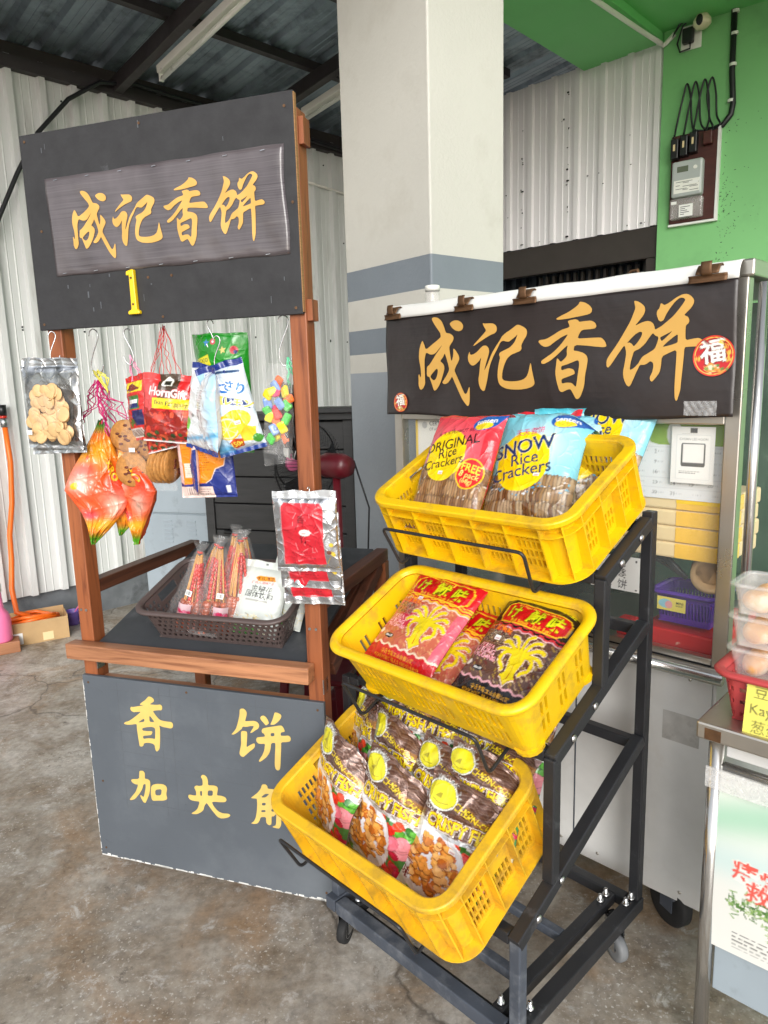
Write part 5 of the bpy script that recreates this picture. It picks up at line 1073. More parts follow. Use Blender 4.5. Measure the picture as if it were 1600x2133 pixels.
pack('rice_cracker_pack','red rice cracker pack lying low between the two front packs','snack pack',RG,.2,.3,.06,RO,stand_in(3,-.33,.16,.02,35,-4,0),8,.07,.05,.002,.05,None,(200,40,52))
# cuttlefish snack packs
def squid(p,cx,cy,s,col,out):
    body=[(0,-.30),(.05,-.24),(.11,-.20),(.07,-.15),(.10,.02),(.085,.10),(-.085,.10),(-.10,.02),(-.07,-.15),(-.11,-.20),(-.05,-.24)]
    arms=[]
    for k,(a,l,cu) in enumerate(((-80,.26,-1),(-52,.28,-1),(-26,.27,-1),(-4,.28,1),(22,.28,1),(50,.28,1),(80,.26,1))):
        pts=[]; ang=R(90-a); x,y=a/80*.07,.09
        for q in range(12):
            pts.append((cx+x*s,cy+y*s)); x+=l/12*math.cos(ang)*1.05; y+=l/12*math.sin(ang)*1.05; ang-=cu*R(17 if q>6 else 2)
        arms.append(pts)
    for sgn in (-1,1):
        pts=[];ang=R(90-sgn*70);x,y=sgn*.08,.07
        for q in range(14):
            pts.append((cx+x*s,cy+y*s)); x+=.027*math.cos(ang);y+=.027*math.sin(ang);ang-=sgn*R(17 if q<10 else -20)
        arms.append(pts)
    B=[(cx+a*s,cy+b*s) for a,b in body]
    for wd,c in ((.062,out),(.05,(150,40,10)),(.042,col)):
        for a in arms: p.line(a,wd*s,c)
        m=1+ (wd-.042)*4; p.poly([(cx+(x-cx)*m,cy+(y-cy)*m) for x,y in B],c)
    p.line([(cx,cy+.02*s),(cx+.01*s,cy-.22*s)],.012*s,(190,80,20))
def cuttle_paint(kind,w=.235,h=.31,px=112):
    red=kind=='r'; base=(206,22,34) if red else (26,20,22); p=Paint(w,h,px,base); A=p.A
    y0,y1=A*.15,A*.60
    p.rect(0,y0,1,y1,(196,104,80) if red else (96,66,56))
    r=random.Random(4 if red else 9)
    for k in range(420):
        x=r.random();y=r.uniform(y0,y1); p.ell(x,y,r.uniform(.012,.035),r.uniform(.004,.010),r.choice([(226,176,120),(206,140,96),(190,70,66),(200,110,84)] if red else [(196,170,130),(150,110,84),(96,70,60),(170,140,60),(110,40,40)]),r.choice((-50,-60,-40)),.8)
    if red: p.poly([(.18,A*.50),(.5,A*.47),(.46,A*.33),(.2,A*.36)],(196,30,70),.85); p.rect(0,y0,.10,y1,(216,90,120),.75); p.rect(.9,y0,1,y1,(216,90,120),.75)
    for k in range(3 if red else 2):
        yy=y1+.02+.035*k; p.line([(x/40,yy+.012*math.sin(x*1.15)) for x in range(41)],.016,(244,190,40) if red else (206,50,60))
    sc=(246,226,200) if red else (240,180,190)
    p.line([(x/40,y0+.014*math.sin(x*1.15)) for x in range(41)],.02,sc); p.line([(x/40,y1+.012*math.sin(x*1.15)) for x in range(41)],.012,sc)
    p.poly([(.10,A*.70),(.15,A*.645),(.86,A*.645),(.94,A*.70),(.94,A*.80),(.88,A*.855),(.2,A*.855),(.10,A*.80)],(244,200,40)); p.poly([(.115,A*.705),(.155,A*.655),(.855,A*.655),(.925,A*.705),(.925,A*.795),(.875,A*.845),(.2,A*.845),(.115,A*.795)],(200,14,26))
    p.text('Original' if red else 'Black Pepper Flavour-Perisa Lada Hitam',.52,A*.827,.06 if red else .036,(240,200,60),0,.006)
    p.text('け',.25,A*.752,.17,(214,220,30),0,.022,1,(60,90,10),.03); p.text('魷',.53,A*.752,.18,(214,220,30),0,.022,1,(60,90,10),.03); p.text('味',.78,A*.752,.18,(214,220,30),0,.022,1,(60,90,10),.03)
    p.text('Fish Snack - Snek Ikan',.52,A*.676,.058,(240,190,40),0,.008)
    p.text('nadical',.28,A*.925,.095,(240,200,60),6,.012,1,(230,120,130),.05); p.text('Kat-kat' if red else 'Kat-Kat',.72,A*.92,.11,(214,220,30),-3,.012,shear=.2)
    p.text('香烤魷魚味',.2,A*.585,.075,(240,130,20),-4,.014,1,(200,20,20),.015)
    for k,t in enumerate(('ROASTED','CUTTLEFISH','FLAVOUR')): p.text(t,.22,A*(.54-.036*k),.062,(20,20,20),-3,.01,1,(220,190,160),.02,shear=.15)
    for k,t in enumerate(('PERISA','SOTONG','PANGGANG')): p.text(t,.2,A*(.415-.042*k),.068,(250,190,200),-3,.008,1,(190,40,70),.025)
    p.ell(.07,A*.255,.04,.03,(236,230,224)); p.ell(.24,A*.225,.075,.028,(20,20,20)); p.text('MeSTI',.24,A*.226,.04,(240,240,240),0,.004)
    squid(p,.62,A*.37,.88,(232,210,30),(252,236,214))
    p.text('华岛食品工业有限公司',.5,A*.095,.05,(240,180,40),0,.003); p.text('GOODFOOD INDUSTRIES SDN BHD',.5,A*.055,.042,(240,180,40),0,.003)
    return p
CG='cuttlefish snack packs in the middle crate'; CR=cuttle_paint('r'); CB=cuttle_paint('b')
def lie(k,a,e,n,tilt,yaw=0,roll=0):
    """lying on the crate floor: bottom edge centre at tier coordinates, raised by tilt degrees from the tier plane"""
    return tier_mat(k)@Matrix.Translation((a,e,n))@Matrix.Rotation(R(yaw),4,'Z')@Matrix.Rotation(R(-(90-tilt)),4,'X')@Matrix.Rotation(R(roll),4,'Y')
pack('cuttlefish_snack_pack','red cuttlefish snack pack on top of the pile at the left of the middle crate','snack pack',CG,.242,.315,.06,CR,lie(2,-.436,-.008,.088,16,-4),11,.1,.03,.003,.04,topcurl(.03,.88),(200,24,36),sticker=(.33,.62))
pack('cuttlefish_snack_pack','red cuttlefish snack pack lying under the top red one','snack pack',CG,.235,.305,.05,CR,lie(2,-.392,-.01,.028,15,-7),12,.1,.03,.0032,.04,topcurl(.04,.88),(200,24,36))
pack('cuttlefish_snack_pack','red cuttlefish snack pack tilted between the red pile and the black packs','snack pack',CG,.23,.30,.045,CR,lie(2,-.30,.0,.012,14,-9,-14),13,.1,.03,.0032,.04,topcurl(.04,.88),(200,24,36))
pack('cuttlefish_snack_pack','black cuttlefish snack pack on top at the right of the middle crate','snack pack',CG,.222,.31,.06,CB,lie(2,-.152,-.014,.086,13,-4),14,.08,.03,.0032,.04,topcurl(.02,.9,.03),(30,24,26),sticker=(.25,.50))
pack('cuttlefish_snack_pack','black cuttlefish snack pack lying under the top black one','snack pack',CG,.215,.30,.05,CB,lie(2,-.19,-.015,.03,13,-3),15,.08,.03,.0024,.04,None,(30,24,26))
# crispy fish packs
def fish_paint(w=.2,h=.29,px=110):
    p=Paint(w,h,px,(230,232,228)); A=p.A
    p.rect(0,0,1,A*.56,(214,220,206)); p.rect(.5,A*.05,1,A*.6,(70,130,60))
    r=random.Random(21)
    p.blobs(30,.55,A*.36,1,A*.6,.03,.06,[(60,140,50),(90,170,60),(40,110,40)],3); p.blobs(7,.62,A*.40,.98,A*.55,.07,.10,[(236,120,140),(240,150,160),(226,96,120)],4); p.blobs(5,.5,A*.52,.9,A*.6,.05,.07,[(220,40,36),(230,70,40)],6)
    p.blobs(9,.7,A*.16,1,A*.36,.05,.08,[(206,28,34),(222,60,40),(190,20,60)],7,.6); p.blobs(8,.55,A*.03,1,A*.16,.04,.07,[(236,140,30),(210,50,30),(70,140,50)],8,.5); p.blobs(8,.0,A*.02,.35,A*.14,.03,.07,[(120,180,60),(70,140,50),(170,200,90)],9,.4)
    p.ell(.36,A*.33,.44,.42,(238,238,242)); p.ell(.36,A*.33,.40,.38,(226,228,234))
    cols=[(226,150,64),(236,170,84),(206,124,46),(240,182,110),(190,104,36)]
    for k in range(120):
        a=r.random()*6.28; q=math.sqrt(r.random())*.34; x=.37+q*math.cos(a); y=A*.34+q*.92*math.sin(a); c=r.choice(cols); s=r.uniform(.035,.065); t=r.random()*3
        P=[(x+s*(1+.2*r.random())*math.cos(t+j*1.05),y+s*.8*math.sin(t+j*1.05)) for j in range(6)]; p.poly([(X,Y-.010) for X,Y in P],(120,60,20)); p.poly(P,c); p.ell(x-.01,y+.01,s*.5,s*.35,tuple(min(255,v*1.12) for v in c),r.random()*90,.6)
    for k,ch in enumerate('一味'): p.text(ch,.075,A*(.25-.09*k),.13,(120,20,30),0,.015,1,(240,236,230),.03)
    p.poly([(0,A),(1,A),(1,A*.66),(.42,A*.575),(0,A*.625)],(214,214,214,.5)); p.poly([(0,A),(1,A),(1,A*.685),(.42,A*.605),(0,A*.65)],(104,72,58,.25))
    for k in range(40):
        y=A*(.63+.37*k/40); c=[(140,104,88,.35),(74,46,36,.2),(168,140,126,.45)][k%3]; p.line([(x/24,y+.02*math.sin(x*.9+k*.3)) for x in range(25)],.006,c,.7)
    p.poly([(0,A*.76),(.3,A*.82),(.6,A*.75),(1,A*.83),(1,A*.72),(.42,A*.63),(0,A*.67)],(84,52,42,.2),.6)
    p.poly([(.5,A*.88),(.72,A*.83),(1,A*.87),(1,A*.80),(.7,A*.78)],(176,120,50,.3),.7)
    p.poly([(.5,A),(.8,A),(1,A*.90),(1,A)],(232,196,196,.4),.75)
    p.ell(.20,A*.85,.20,.155,(236,238,230)); p.ell(.20,A*.85,.185,.14,(90,90,30)); p.ell(.20,A*.85,.18,.135,(230,222,40)); p.line([(.10,A*.80),(.2,A*.785),(.31,A*.81)],.008,(150,140,30)); p.poly([(.12,A*.82),(.2,A*.87),(.21,A*.82)],(170,160,30))
    for k,ch in enumerate('NGUAN TAI'): a=R(118-13*k); p.text(ch,.20+.235*math.cos(a),A*.83+.19*math.sin(a),.058,(40,40,40),90-math.degrees(a)*-1-180 if False else (118-13*k)-90,.008,1,(236,236,232),.05)
    p.text('BOAT Brand',.2,A*.73,.062,(226,226,222),0,.008,1,(70,60,56),.03)
    p.text('CHERN-CHIM',.68,A*.815,.105,(236,206,40),-6,.014,.9,(70,40,20),.035,shear=.2)
    p.text('CRISPY FISH',.55,A*.69,.195,(236,210,30),8,.028,.82,(250,244,230),.085); p.text('CRISPY FISH',.55,A*.69,.195,(240,214,20),8,.028,.82,(120,40,16),.05,shear=.05)
    return p
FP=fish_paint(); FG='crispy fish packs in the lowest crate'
def cornerfold(k0,amt,side=1):
    def f(P,u,v):
        P=P.copy(); q=np.clip((side*(u-.5)+.5+v*1.25-k0)/(2.25-k0),0,1); P[...,1]+=amt*q**1.5; P[...,2]-=abs(amt)*.9*q**1.8; P[...,0]-=side*abs(amt)*.25*q**2; return P
    return f
fish=[ # a,e,n,lean,roll,yaw,seed,fold,label
 (-0.2,-0.055,0.008,18,12,10,31,None,'fish pack in front at the right corner of the lowest crate, chips in full view'),
 (-0.4,-0.055,0.012,11,13,-4,32,cornerfold(1.55,.07),'fish pack second from the left in the front row with its top corner folded'),
 (-0.565,-0.045,0.02,6,12,-16,33,cornerfold(1.5,.08),'fish pack at the left end of the front row against the black board'),
 (-0.3,0.02,0.04,19,12,2,34,None,'fish pack in the second row behind the gap of the front row'),
 (-0.46,0.04,0.05,15,8,-6,35,cornerfold(1.6,.05),'fish pack in the second row behind the folded one'),
 (-0.185,0.04,0.05,20,8,6,41,cornerfold(1.6,.04),'fish pack in the second row behind the right front one'),
 (-0.485,0.13,0.08,16,8,-4,36,None,'fish pack deep at the left back of the lowest crate beside the stand post'),
 (-0.365,0.13,0.07,19,2,4,42,cornerfold(1.6,.05),'fish pack in the third row, middle, under the crate above'),
 (-0.26,0.145,0.06,21,8,0,37,None,'fish pack at the back right under the middle crate'),
 (-0.165,0.11,0.05,22,-4,-6,38,cornerfold(1.5,.05),'fish pack slumped at the right side wall of the lowest crate'),
 (-0.57,0.09,0.04,10,0,-30,40,None,'fish pack wedged at the left wall of the lowest crate'),
 (-0.175,0.19,0.05,20,4,4,43,None,'fish pack at the right back corner of the lowest crate'),
]
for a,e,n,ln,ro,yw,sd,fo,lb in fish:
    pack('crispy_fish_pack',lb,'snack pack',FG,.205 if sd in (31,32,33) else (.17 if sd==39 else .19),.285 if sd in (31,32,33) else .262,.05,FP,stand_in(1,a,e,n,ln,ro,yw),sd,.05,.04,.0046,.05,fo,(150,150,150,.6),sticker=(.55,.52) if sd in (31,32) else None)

# ------------------------------------------------------------ goods hanging on the sign stand
def hang(x,y,z,yaw=0,roll=0,lean=0): return STM@Matrix.Translation((x,y,z))@Matrix.Rotation(R(yaw),4,'Z')@Matrix.Rotation(R(lean),4,'X')@Matrix.Rotation(R(roll),4,'Y')
def hook(x,y,z,h,label,yaw=0,r=.0016,flip=1):
    pts=[]
    for k in range(13): a=math.pi*(1.0-k/12*1.15); pts.append((h*.16+h*.16*math.cos(a),0,h*.84+h*.16*math.sin(a)))
    q=[]
    for k in range(13): a=math.pi*(-.15-k/12*.95)+0; q.append((h*.10+h*.15*math.cos(-a*1.0)*-1,0,h*.15-h*.15*math.sin(-a)))
    pts2=[(0,0,h*.95),(0,0,h*.84)]
    P=[(-h*.05,0,h*.86),(-h*.02,0,h*.95),(h*.06,0,h),(h*.14,0,h*.95),(h*.16,0,h*.84),(h*.10,0,h*.68),(h*.01,0,h*.48),(-h*.05,0,h*.28),(-h*.04,0,h*.1),(h*.03,0,h*.01),(h*.12,0,h*.03),(h*.19,0,h*.14),(h*.23,0,h*.25)]
    V=[Vector((flip*p[0],p[1],p[2])) for p in P]; sm=[]
    for i in range(len(V)-1):
        a=V[max(i-1,0)];b=V[i];c=V[i+1];d=V[min(i+2,len(V)-1)]
        for t in range(4):
            s=t/4; sm.append(.5*((2*b)+(c-a)*s+(2*a-5*b+4*c-d)*s*s+(3*b-a-3*c+d)*s**3))
    sm.append(V[-1]); o=MB().tube(sm,r,7).build('s_hook','wire_steel',None,True); o.matrix_world=hang(x,y,z,yaw); tag(o,label,'hook','wire hooks under the upper signboard'); return o
hook(.03,-.025,1.585,.085,'wire hook at the left post holding the silver chip bag',40)
hook(.118,.03,1.545,.13,'wire hook holding the pink and yellow strings',10); hook(.245,.03,1.575,.095,'wire hook holding the pale pink string',20,flip=-1)
hook(.5,.03,1.60,.08,'wire hook holding the green seafood bag',10,flip=-1); hook(.53,-.012,1.55,.085,'wire hook holding the blue lemon packs',15)
hook(.695,.03,1.555,.125,'long wire hook by the right post holding the sweets',20); hook(.785,-.05,1.228,.03,'small wire hook on the right post above the red vacuum packs',60,.0013)
def wprof(fn,sd=0):
    r=np.random.RandomState(sd); k1=[(r.rand()*6.28,r.uniform(5,12),r.rand()*6.28,r.uniform(.5,1)) for _ in range(6)]
    def f(P,u,v):
        P=P.copy(); P[...,0]*=fn(v); c=np.zeros_like(u)
        for a,q,ph,w_ in k1: c+=w_*np.exp(-np.abs(np.sin((u*math.cos(a)*.6+v*math.sin(a))*q+ph))*5)
        env=np.clip(1-np.abs(2*u-1)**3,0,1); P[...,1]+=.008*(c-.9)*env*np.sign(-P[...,1]+1e-9)*-1; P[...,0]+=.006*np.sin(v*17+sd)*env; P[...,0]+=.006*np.sin(v*9+sd*2); P[...,0]-=.035*np.clip(.3-v,0,1)**1.3*3; return P
    return f
# silver bags of round chips
def foil_paint():
    p=Paint(.19,.25,60,(200,202,204,.95)); A=p.A; p.rect(.08,.06,.92,A*.84,(150,152,150,.9)); p.nz(14,.25,3); return p
FO=foil_paint(); SG='silver bags of chips on the left post'
rs=random.Random(8)
for n_,(x,y,z,ro,lb) in enumerate(((.022,-.026,1.338,-2,'silver bag of round chips behind the front one, lower edge showing'),(.031,-.05,1.353,2,'front silver bag with a window of pale round chips on the left post'))):
    b=pack('chip_bag',lb,'snack bag',SG,.188,.246,.022,FO,hang(x,y,z,0,ro),50+n_,.1,.06,.0028,.02,None,(190,190,190,.9),n=60)
    if n_==1:
        for k in range(64):
            q=rs.random(); cx_=rs.uniform(-.056,.06); cz_=.035+.125*rs.random()**1.1; rr_=rs.uniform(.017,.022)
            if cz_>.12: cx_*=.75
            c_=MB().lathe([(0,-.0012),(rr_*.9,-.001),(rr_,0),(rr_*.9,.0012),(0,.0016)],16); c_.xf(Matrix.Translation((cx_,-.0155-.0035*(k%4)-.002*rs.random(),cz_))@Matrix.Rotation(R(90+rs.uniform(-16,16)),4,'X')@Matrix.Rotation(R(rs.uniform(-16,16)),4,'Y')); c_.build('chip','chip_tan',b,True)
        MB().grid(lambda u,v:(-.074+.148*u,-.034*math.sin(math.pi*u)**.4*math.sin(math.pi*v)**.4-.004*math.sin(u*21+v*9)*math.sin(v*17),.02+.175*v),36,36).build('clear_window','clear_film',b,True)
        s_=sheet('price_sticker',.018,.012,Paint(1,.6,12,(236,236,234)),'printed_matte',b); s_.location=(-.062,-.034,.04)
# orange pouches
def orange_paint(sd):
    p=Paint(.19,.36,80,(238,92,40)); A=p.A
    p.grad(lambda X,Y:np.exp(-((Y-.75)/.13)**2),(246,170,40)); p.grad(lambda X,Y:np.exp(-((X-.2)/.25)**2-((Y-.6)/.08)**2),(250,120,110)); p.grad(lambda X,Y:np.exp(-((X-.85)/.2)**2-((Y-.5)/.25)**2)*.9,(222,50,20))
    p.grad(lambda X,Y:np.exp(-((X-.25)/.16)**2-((Y-.5)/.07)**2)*.95,(228,206,190)); p.grad(lambda X,Y:np.exp(-((X-.75)/.18)**2-((Y-.33)/.09)**2)*.95,(226,190,170))
    p.grad(lambda X,Y:np.exp(-((X-.2)/.2)**2-((Y-.22)/.05)**2)*.8,(240,60,140)); p.grad(lambda X,Y:np.exp(-((Y-.16)/.06)**2)*.8,(248,190,40)); p.grad(lambda X,Y:np.clip((.12-Y)*14,0,1),(96,170,40)); p.grad(lambda X,Y:np.clip((Y-.87)*12,0,1),(90,160,50)); p.grad(lambda X,Y:np.clip((Y-.94)*16,0,1),(40,80,40))
    p.text('KRO',.78,A*.60,.16,(250,190,30),-62,.03,1,(150,20,30),.05); p.ell(.17,A*.48,.07,.05,(246,190,30)); p.lines(.55,A*.2,.9,A*.25,4,(250,200,160),.3,sd); p.ell(.2,A*.70,.05,.05,(246,140,60)); p.ell(.2,A*.70,.03,.03,(236,90,50)); return p
OG='orange pouches hung on magenta strings'
sp=lambda v:np.clip(np.minimum(.05+2.0*v,.05+1.55*(1-v)),0,1)
pack('orange_pouch','orange and red pouch with green tips, front left of the pair','snack bag',OG,.20,.36,.055,orange_paint(1),hang(.096,.015,1.07,34,4),61,.02,.02,.006,.0,wprof(sp,3),(226,90,40),pv=2.2)
pack('orange_pouch','orange and red pouch half hidden behind the nut biscuit bag','snack bag',OG,.195,.36,.05,orange_paint(2),hang(.2,.062,1.062,-18,-4),62,.02,.02,.006,.0,wprof(sp,5),(226,90,40),pv=2.2)
pack('orange_pouch','orange pouch at the back between the two others','snack bag',OG,.175,.33,.06,orange_paint(3),hang(.135,.085,1.085,50,2),63,.02,.02,.006,.0,wprof(sp),(226,90,40),pv=2.2)
def strings(name,mats,ends,top,label,cat,n=8,seed=1,r=.0011,wig=.006):
    o=empty(name,(0,0,0),0,label,cat); o.matrix_world=STM; q=random.Random(seed)
    for k in range(n):
        e=Vector(ends[k%len(ends)])+Vector((q.uniform(-.006,.006),q.uniform(-.01,.01),0)); t=Vector(top)+Vector((q.uniform(-.004,.004),q.uniform(-.004,.004),q.uniform(-.004,.004)))
        pts=[]
        for j in range(9): s=j/8; pts.append(t*(1-s)+e*s+Vector((math.sin(s*3.14)*q.uniform(-wig,wig),math.sin(s*3.14)*q.uniform(-wig,wig),0)))
        MB().tube(pts,r,5).build('strand',mats,o,True)
    return o
s1=strings('string_bundle','string_magenta',[(.068,.015,1.42),(.2,.06,1.41),(.135,.085,1.40),(.11,.04,1.36),(.15,.03,1.38)],(.125,.03,1.535),'bundle of magenta strings tied with yellow above the orange pouches','string',16,2,.0016,.02)
for k in range(5):
    q=random.Random(k); MB().tube([(.125,.03,1.545),(.12+.02*q.random(),.02,1.555+.01*q.random()),(.15+.03*q.random(),.02,1.55-.01*k),(.165,.02,1.525-.006*k)],.0018,5).build('yellow_tie','string_yellow',s1,True)
strings('string_loop','string_pink',[(.232,.05,1.515),(.262,.05,1.52)],(.243,.03,1.60),'pale pink string holding the biscuit bag','string',4,4,.0018,.003)
strings('string_bundle','string_red',[(.30,.02,1.53),(.335,.02,1.53),(.37,.02,1.525),(.395,.03,1.52)],(.352,.03,1.672),'fan of thin red strings under the upper signboard','string',9,6,.0009,.008)
strings('string_loop','string_green',[(.712,.03,1.5),(.728,.03,1.51)],(.712,.03,1.575),'mint green tie at the right post','string',5,8,.0018,.006)
# nut biscuit bag
cb_=empty('biscuit_bag',(0,0,0),0,'clear bag of round nut biscuits hanging in the middle','snack bag'); cb_.matrix_world=hang(.243,.055,1.225)
def cookie(cx_,cy_,cz_,r_,rx,rz,sd):
    q=random.Random(sd); o=MB().lathe([(0,-.004),(r_*.92,-.004),(r_,-.001),(r_*.97,.003),(r_*.6,.005),(0,.0055)],26,(0,0,0)).xf(Matrix.Translation((cx_,cy_,cz_))@Matrix.Rotation(R(rz),4,'Z')@Matrix.Rotation(R(90+rx),4,'X')).build('biscuit','cookie',cb_,True)
    nb_=MB()
    for k in range(9):
        a=q.random()*6.28; d=q.random()*r_*.7; m=MB().sphere((d*math.cos(a),d*math.sin(a),.005),.007,.004,.003,8,5); m.xf(Matrix.Translation((cx_,cy_,cz_))@Matrix.Rotation(R(rz),4,'Z')@Matrix.Rotation(R(90+rx),4,'X')); nb_.add(m.v,m.f)
    n2=nb_.build('nuts','nut',o,True); n2['kind']='stuff'
cookie(-.05,-.012,.155,.047,4,10,1); cookie(-.035,-.02,.062,.05,-3,6,2); cookie(-.005,.0,.13,.045,8,-10,3); cookie(-.03,.012,.10,.05,0,0,4)
for k in range(6): cookie(.045+.009*k,.0,.07+.006*(k%2),.05,6,78+3*k,10+k)
def bagfn(u,v,w=.2,h=.235,d=.055,ph=0):
    a=2*math.pi*u; nv=max(0,math.sin(math.pi*min(1,max(0,v*.93+.05))))**.4; wx=(w/2)*(1-.25*v*v*v); r=1+.05*math.sin(a*7+v*9+ph)+.03*math.sin(a*13-v*17)
    return (wx*math.cos(a)*(abs(math.cos(a))**-.25 if abs(math.cos(a))>.05 else 1)*(.93+.07*nv)*r*.93,(d/2)*math.sin(a)*nv*r,h*v)
MB().grid(lambda u,v:bagfn(u,v),48,30).build('clear_film','clear_film',cb_,True)
s_=sheet('price_sticker',.02,.012,Paint(1,.6,12,(238,238,236)),'printed_matte',cb_); s_.location=(-.028,-.034,.112)
# red grilled fish packs
def horn_paint():
    p=Paint(.14,.18,86,(206,40,40)); A=p.A; p.grad(lambda X,Y:np.exp(-((X-.15)/.12)**2)*.6,(240,110,110)); p.rect(.35,A*.62,.72,A,(70,50,30)); p.poly([(.42,A*.9),(.52,A*.96),(.62,A*.9),(.62,A*.83),(.42,A*.83)],(230,230,220)); p.rect(.46,A*.84,.58,A*.90,(40,40,30))
    p.text('HornGift',.55,A*.735,.22,(244,236,230),-4,.02,.9,(190,50,60),.04); p.rect(.25,A*.50,.98,A*.655,(236,210,30)); p.text('Ikan Panggang',.62,A*.58,.115,(50,60,30),-3,.004)
    p.rect(0,0,1,A*.46,(150,36,26)); p.blobs(60,0,.02,1,A*.46,.05,.09,[(206,60,40),(176,40,30),(226,90,60),(150,30,26)],4,.7); p.blobs(14,0,.0,1,A*.16,.03,.05,[(40,60,30),(60,80,40)],6); p.rect(0,0,1,.03,(230,220,220)); return p
def horn_back():
    p=Paint(.11,.17,66,(206,44,40)); A=p.A; p.rect(.15,A*.74,.9,A*.9,(236,206,40)); p.poly([(.2,A*.78),(.5,A*.88),(.85,A*.78),(.5,A*.75)],(120,40,30)); p.rect(.3,A*.48,.8,A*.68,(70,120,60)); p.rect(.34,A*.52,.76,A*.62,(240,240,240)); p.rect(.34,A*.5,.76,A*.56,(40,50,110)); p.rect(.5,A*.22,.9,A*.46,(40,40,90))
    p.blobs(10,.05,A*.22,.5,A*.4,.05,.08,[(226,120,80),(206,60,50),(70,110,50)],3); p.rect(.05,A*.04,.75,A*.18,(226,226,224))
    for k in range(16): p.rect(.1+.038*k,A*.06,.1+.038*k+.012+.01*(k%3==0),A*.16,(30,30,30))
    return p
HG='red grilled fish packs'
pack('grilled_fish_pack','red grilled fish pack seen from the back, behind the front one','snack pack',HG,.11,.175,.04,horn_back(),hang(.268,.022,1.372,-26,-6),71,.08,.06,.003,.04,None,(190,40,40))
pack('grilled_fish_pack','front red grilled fish pack with a yellow name band','snack pack',HG,.15,.18,.05,horn_paint(),hang(.367,-.008,1.366,6,5),72,.1,.05,.0034,.04,None,(190,40,40))
pack('grilled_fish_pack','dark red grilled fish pack peeping out under the front one','snack pack',HG,.13,.15,.03,horn_paint(),hang(.345,.02,1.345,0,-12),73,.1,.05,.003,.04,None,(190,40,40))
# green seafood bag
def sea_paint():
    p=Paint(.17,.31,96,(22,140,30)); A=p.A; p.nz(6,.08,2); p.poly([(.04,A*.77),(.42,A*.83),(.44,A*.79),(.47,A*.74),(.04,A*.68)],(226,216,30)); p.text('SEAFOOD',.22,A*.775,.085,(40,60,20),7,.01); p.text('Ocean Desire',.25,A*.725,.065,(50,70,20),7,.003)
    def star(x,y,r,c,a0=0): p.poly([(x+(r if k%2==0 else r*.42)*math.cos(R(90+a0+36*k)),y+(r if k%2==0 else r*.42)*math.sin(R(90+a0+36*k))) for k in range(10)],c)
    star(.40,A*.92,.06,(60,130,200)); star(.68,A*.86,.06,(226,200,110),12); p.ell(.84,A*.86,.055,.06,(190,30,50)); p.ell(.86,A*.845,.025,.03,(40,60,120)); p.ell(.52,A*.93,.04,.045,(206,60,80)); p.ell(.52,A*.93,.018,.02,(240,240,240))
    p.poly([(.2,A*.66),(.32,A*.56),(.30,A*.46),(.1,A*.46),(.08,A*.57)],(240,176,110)); p.poly([(.19,A*.63),(.26,A*.56),(.25,A*.48),(.15,A*.48),(.14,A*.56)],(250,226,196))
    for k in range(6): p.line([(.10+.04*k,A*.47),(.08+.045*k,A*.43),(.05+.06*k,A*.40)],.028,(240,176,110))
    for x,y in ((.13,.30),(.12,.22),(.12,.12)):
        for dx,dy in ((0,.025),(-.05,0),(.05,0),(0,-.02)): p.ell(x+dx,A*y+dy,.03,.022,(226,226,150))
    p.line([(.01,0),(.01,A)],.012,(150,200,60)); return p
def curv(P,u,v): P=P.copy(); P[...,1]+=.03*(2*u-1)**2+.01*np.sin(v*4); P[...,0]*=1-.10*np.sin(np.pi*np.clip(v*1.1,0,1)); return P
pack('seafood_bag','large green seafood snack bag with a yellow ribbon print','snack bag',None,.175,.312,.03,sea_paint(),hang(.494,.04,1.334,-4,1),81,.02,.02,.002,.0,curv,(26,120,34))
# lemon packs
def lemon_paint():
    p=Paint(.125,.23,92,(214,226,236)); A=p.A; p.grad(lambda X,Y:np.exp(-((X-.05)/.22)**2)*.8,(150,206,240)); p.rect(0,A*.93,1,A,(34,54,130)); p.rect(0,0,1,A*.05,(28,60,140))
    p.text('どっ',.40,A*.775,.34,(30,110,190),-28,.04,1,(250,250,250),.06); p.text('さり',.74,A*.70,.24,(40,120,190),-28,.035,1,(250,250,250),.06); p.poly([(.34,A*.66),(.9,A*.54),(.95,A*.44),(.4,A*.58)],(30,60,120)); p.text('塩レモン',.64,A*.555,.20,(246,216,70),-22,.03,1,(250,250,250),.05)
    p.line([(.15,A*.83),(.45,A*.9),(.9,A*.86)],.05,(50,80,120)); p.poly([(0,A*.45),(.2,A*.4),(.18,A*.3),(0,A*.33)],(110,190,70))
    p.ell(.60,A*.36,.30,.20,(244,206,30)); p.ell(.38,A*.30,.30,.25,(236,190,20)); p.ell(.36,A*.29,.25,.21,(250,240,190)); p.ell(.36,A*.29,.22,.18,(246,220,60))
    for k in range(8): a=R(45*k); p.line([(.36,A*.29),(.36+.22*math.cos(a),A*.29+.18*math.sin(a))],.014,(250,240,180))
    p.poly([(.56,A*.34),(.95,A*.24),(.86,A*.10),(.6,A*.12)],(244,212,50)); p.ell(.9,A*.12,.1,.09,(70,150,50)); p.poly([(.30,A*.13),(.42,A*.17),(.62,A*.15),(.60,A*.08),(.40,A*.06)],(206,80,30)); p.text('150g',.46,A*.11,.13,(250,226,80),6,.02,1,(190,60,20),.03)
    p.grad(lambda X,Y:np.exp(-((Y-.08)/.04)**2)*(X<.35)*.9,(90,180,230)); return p
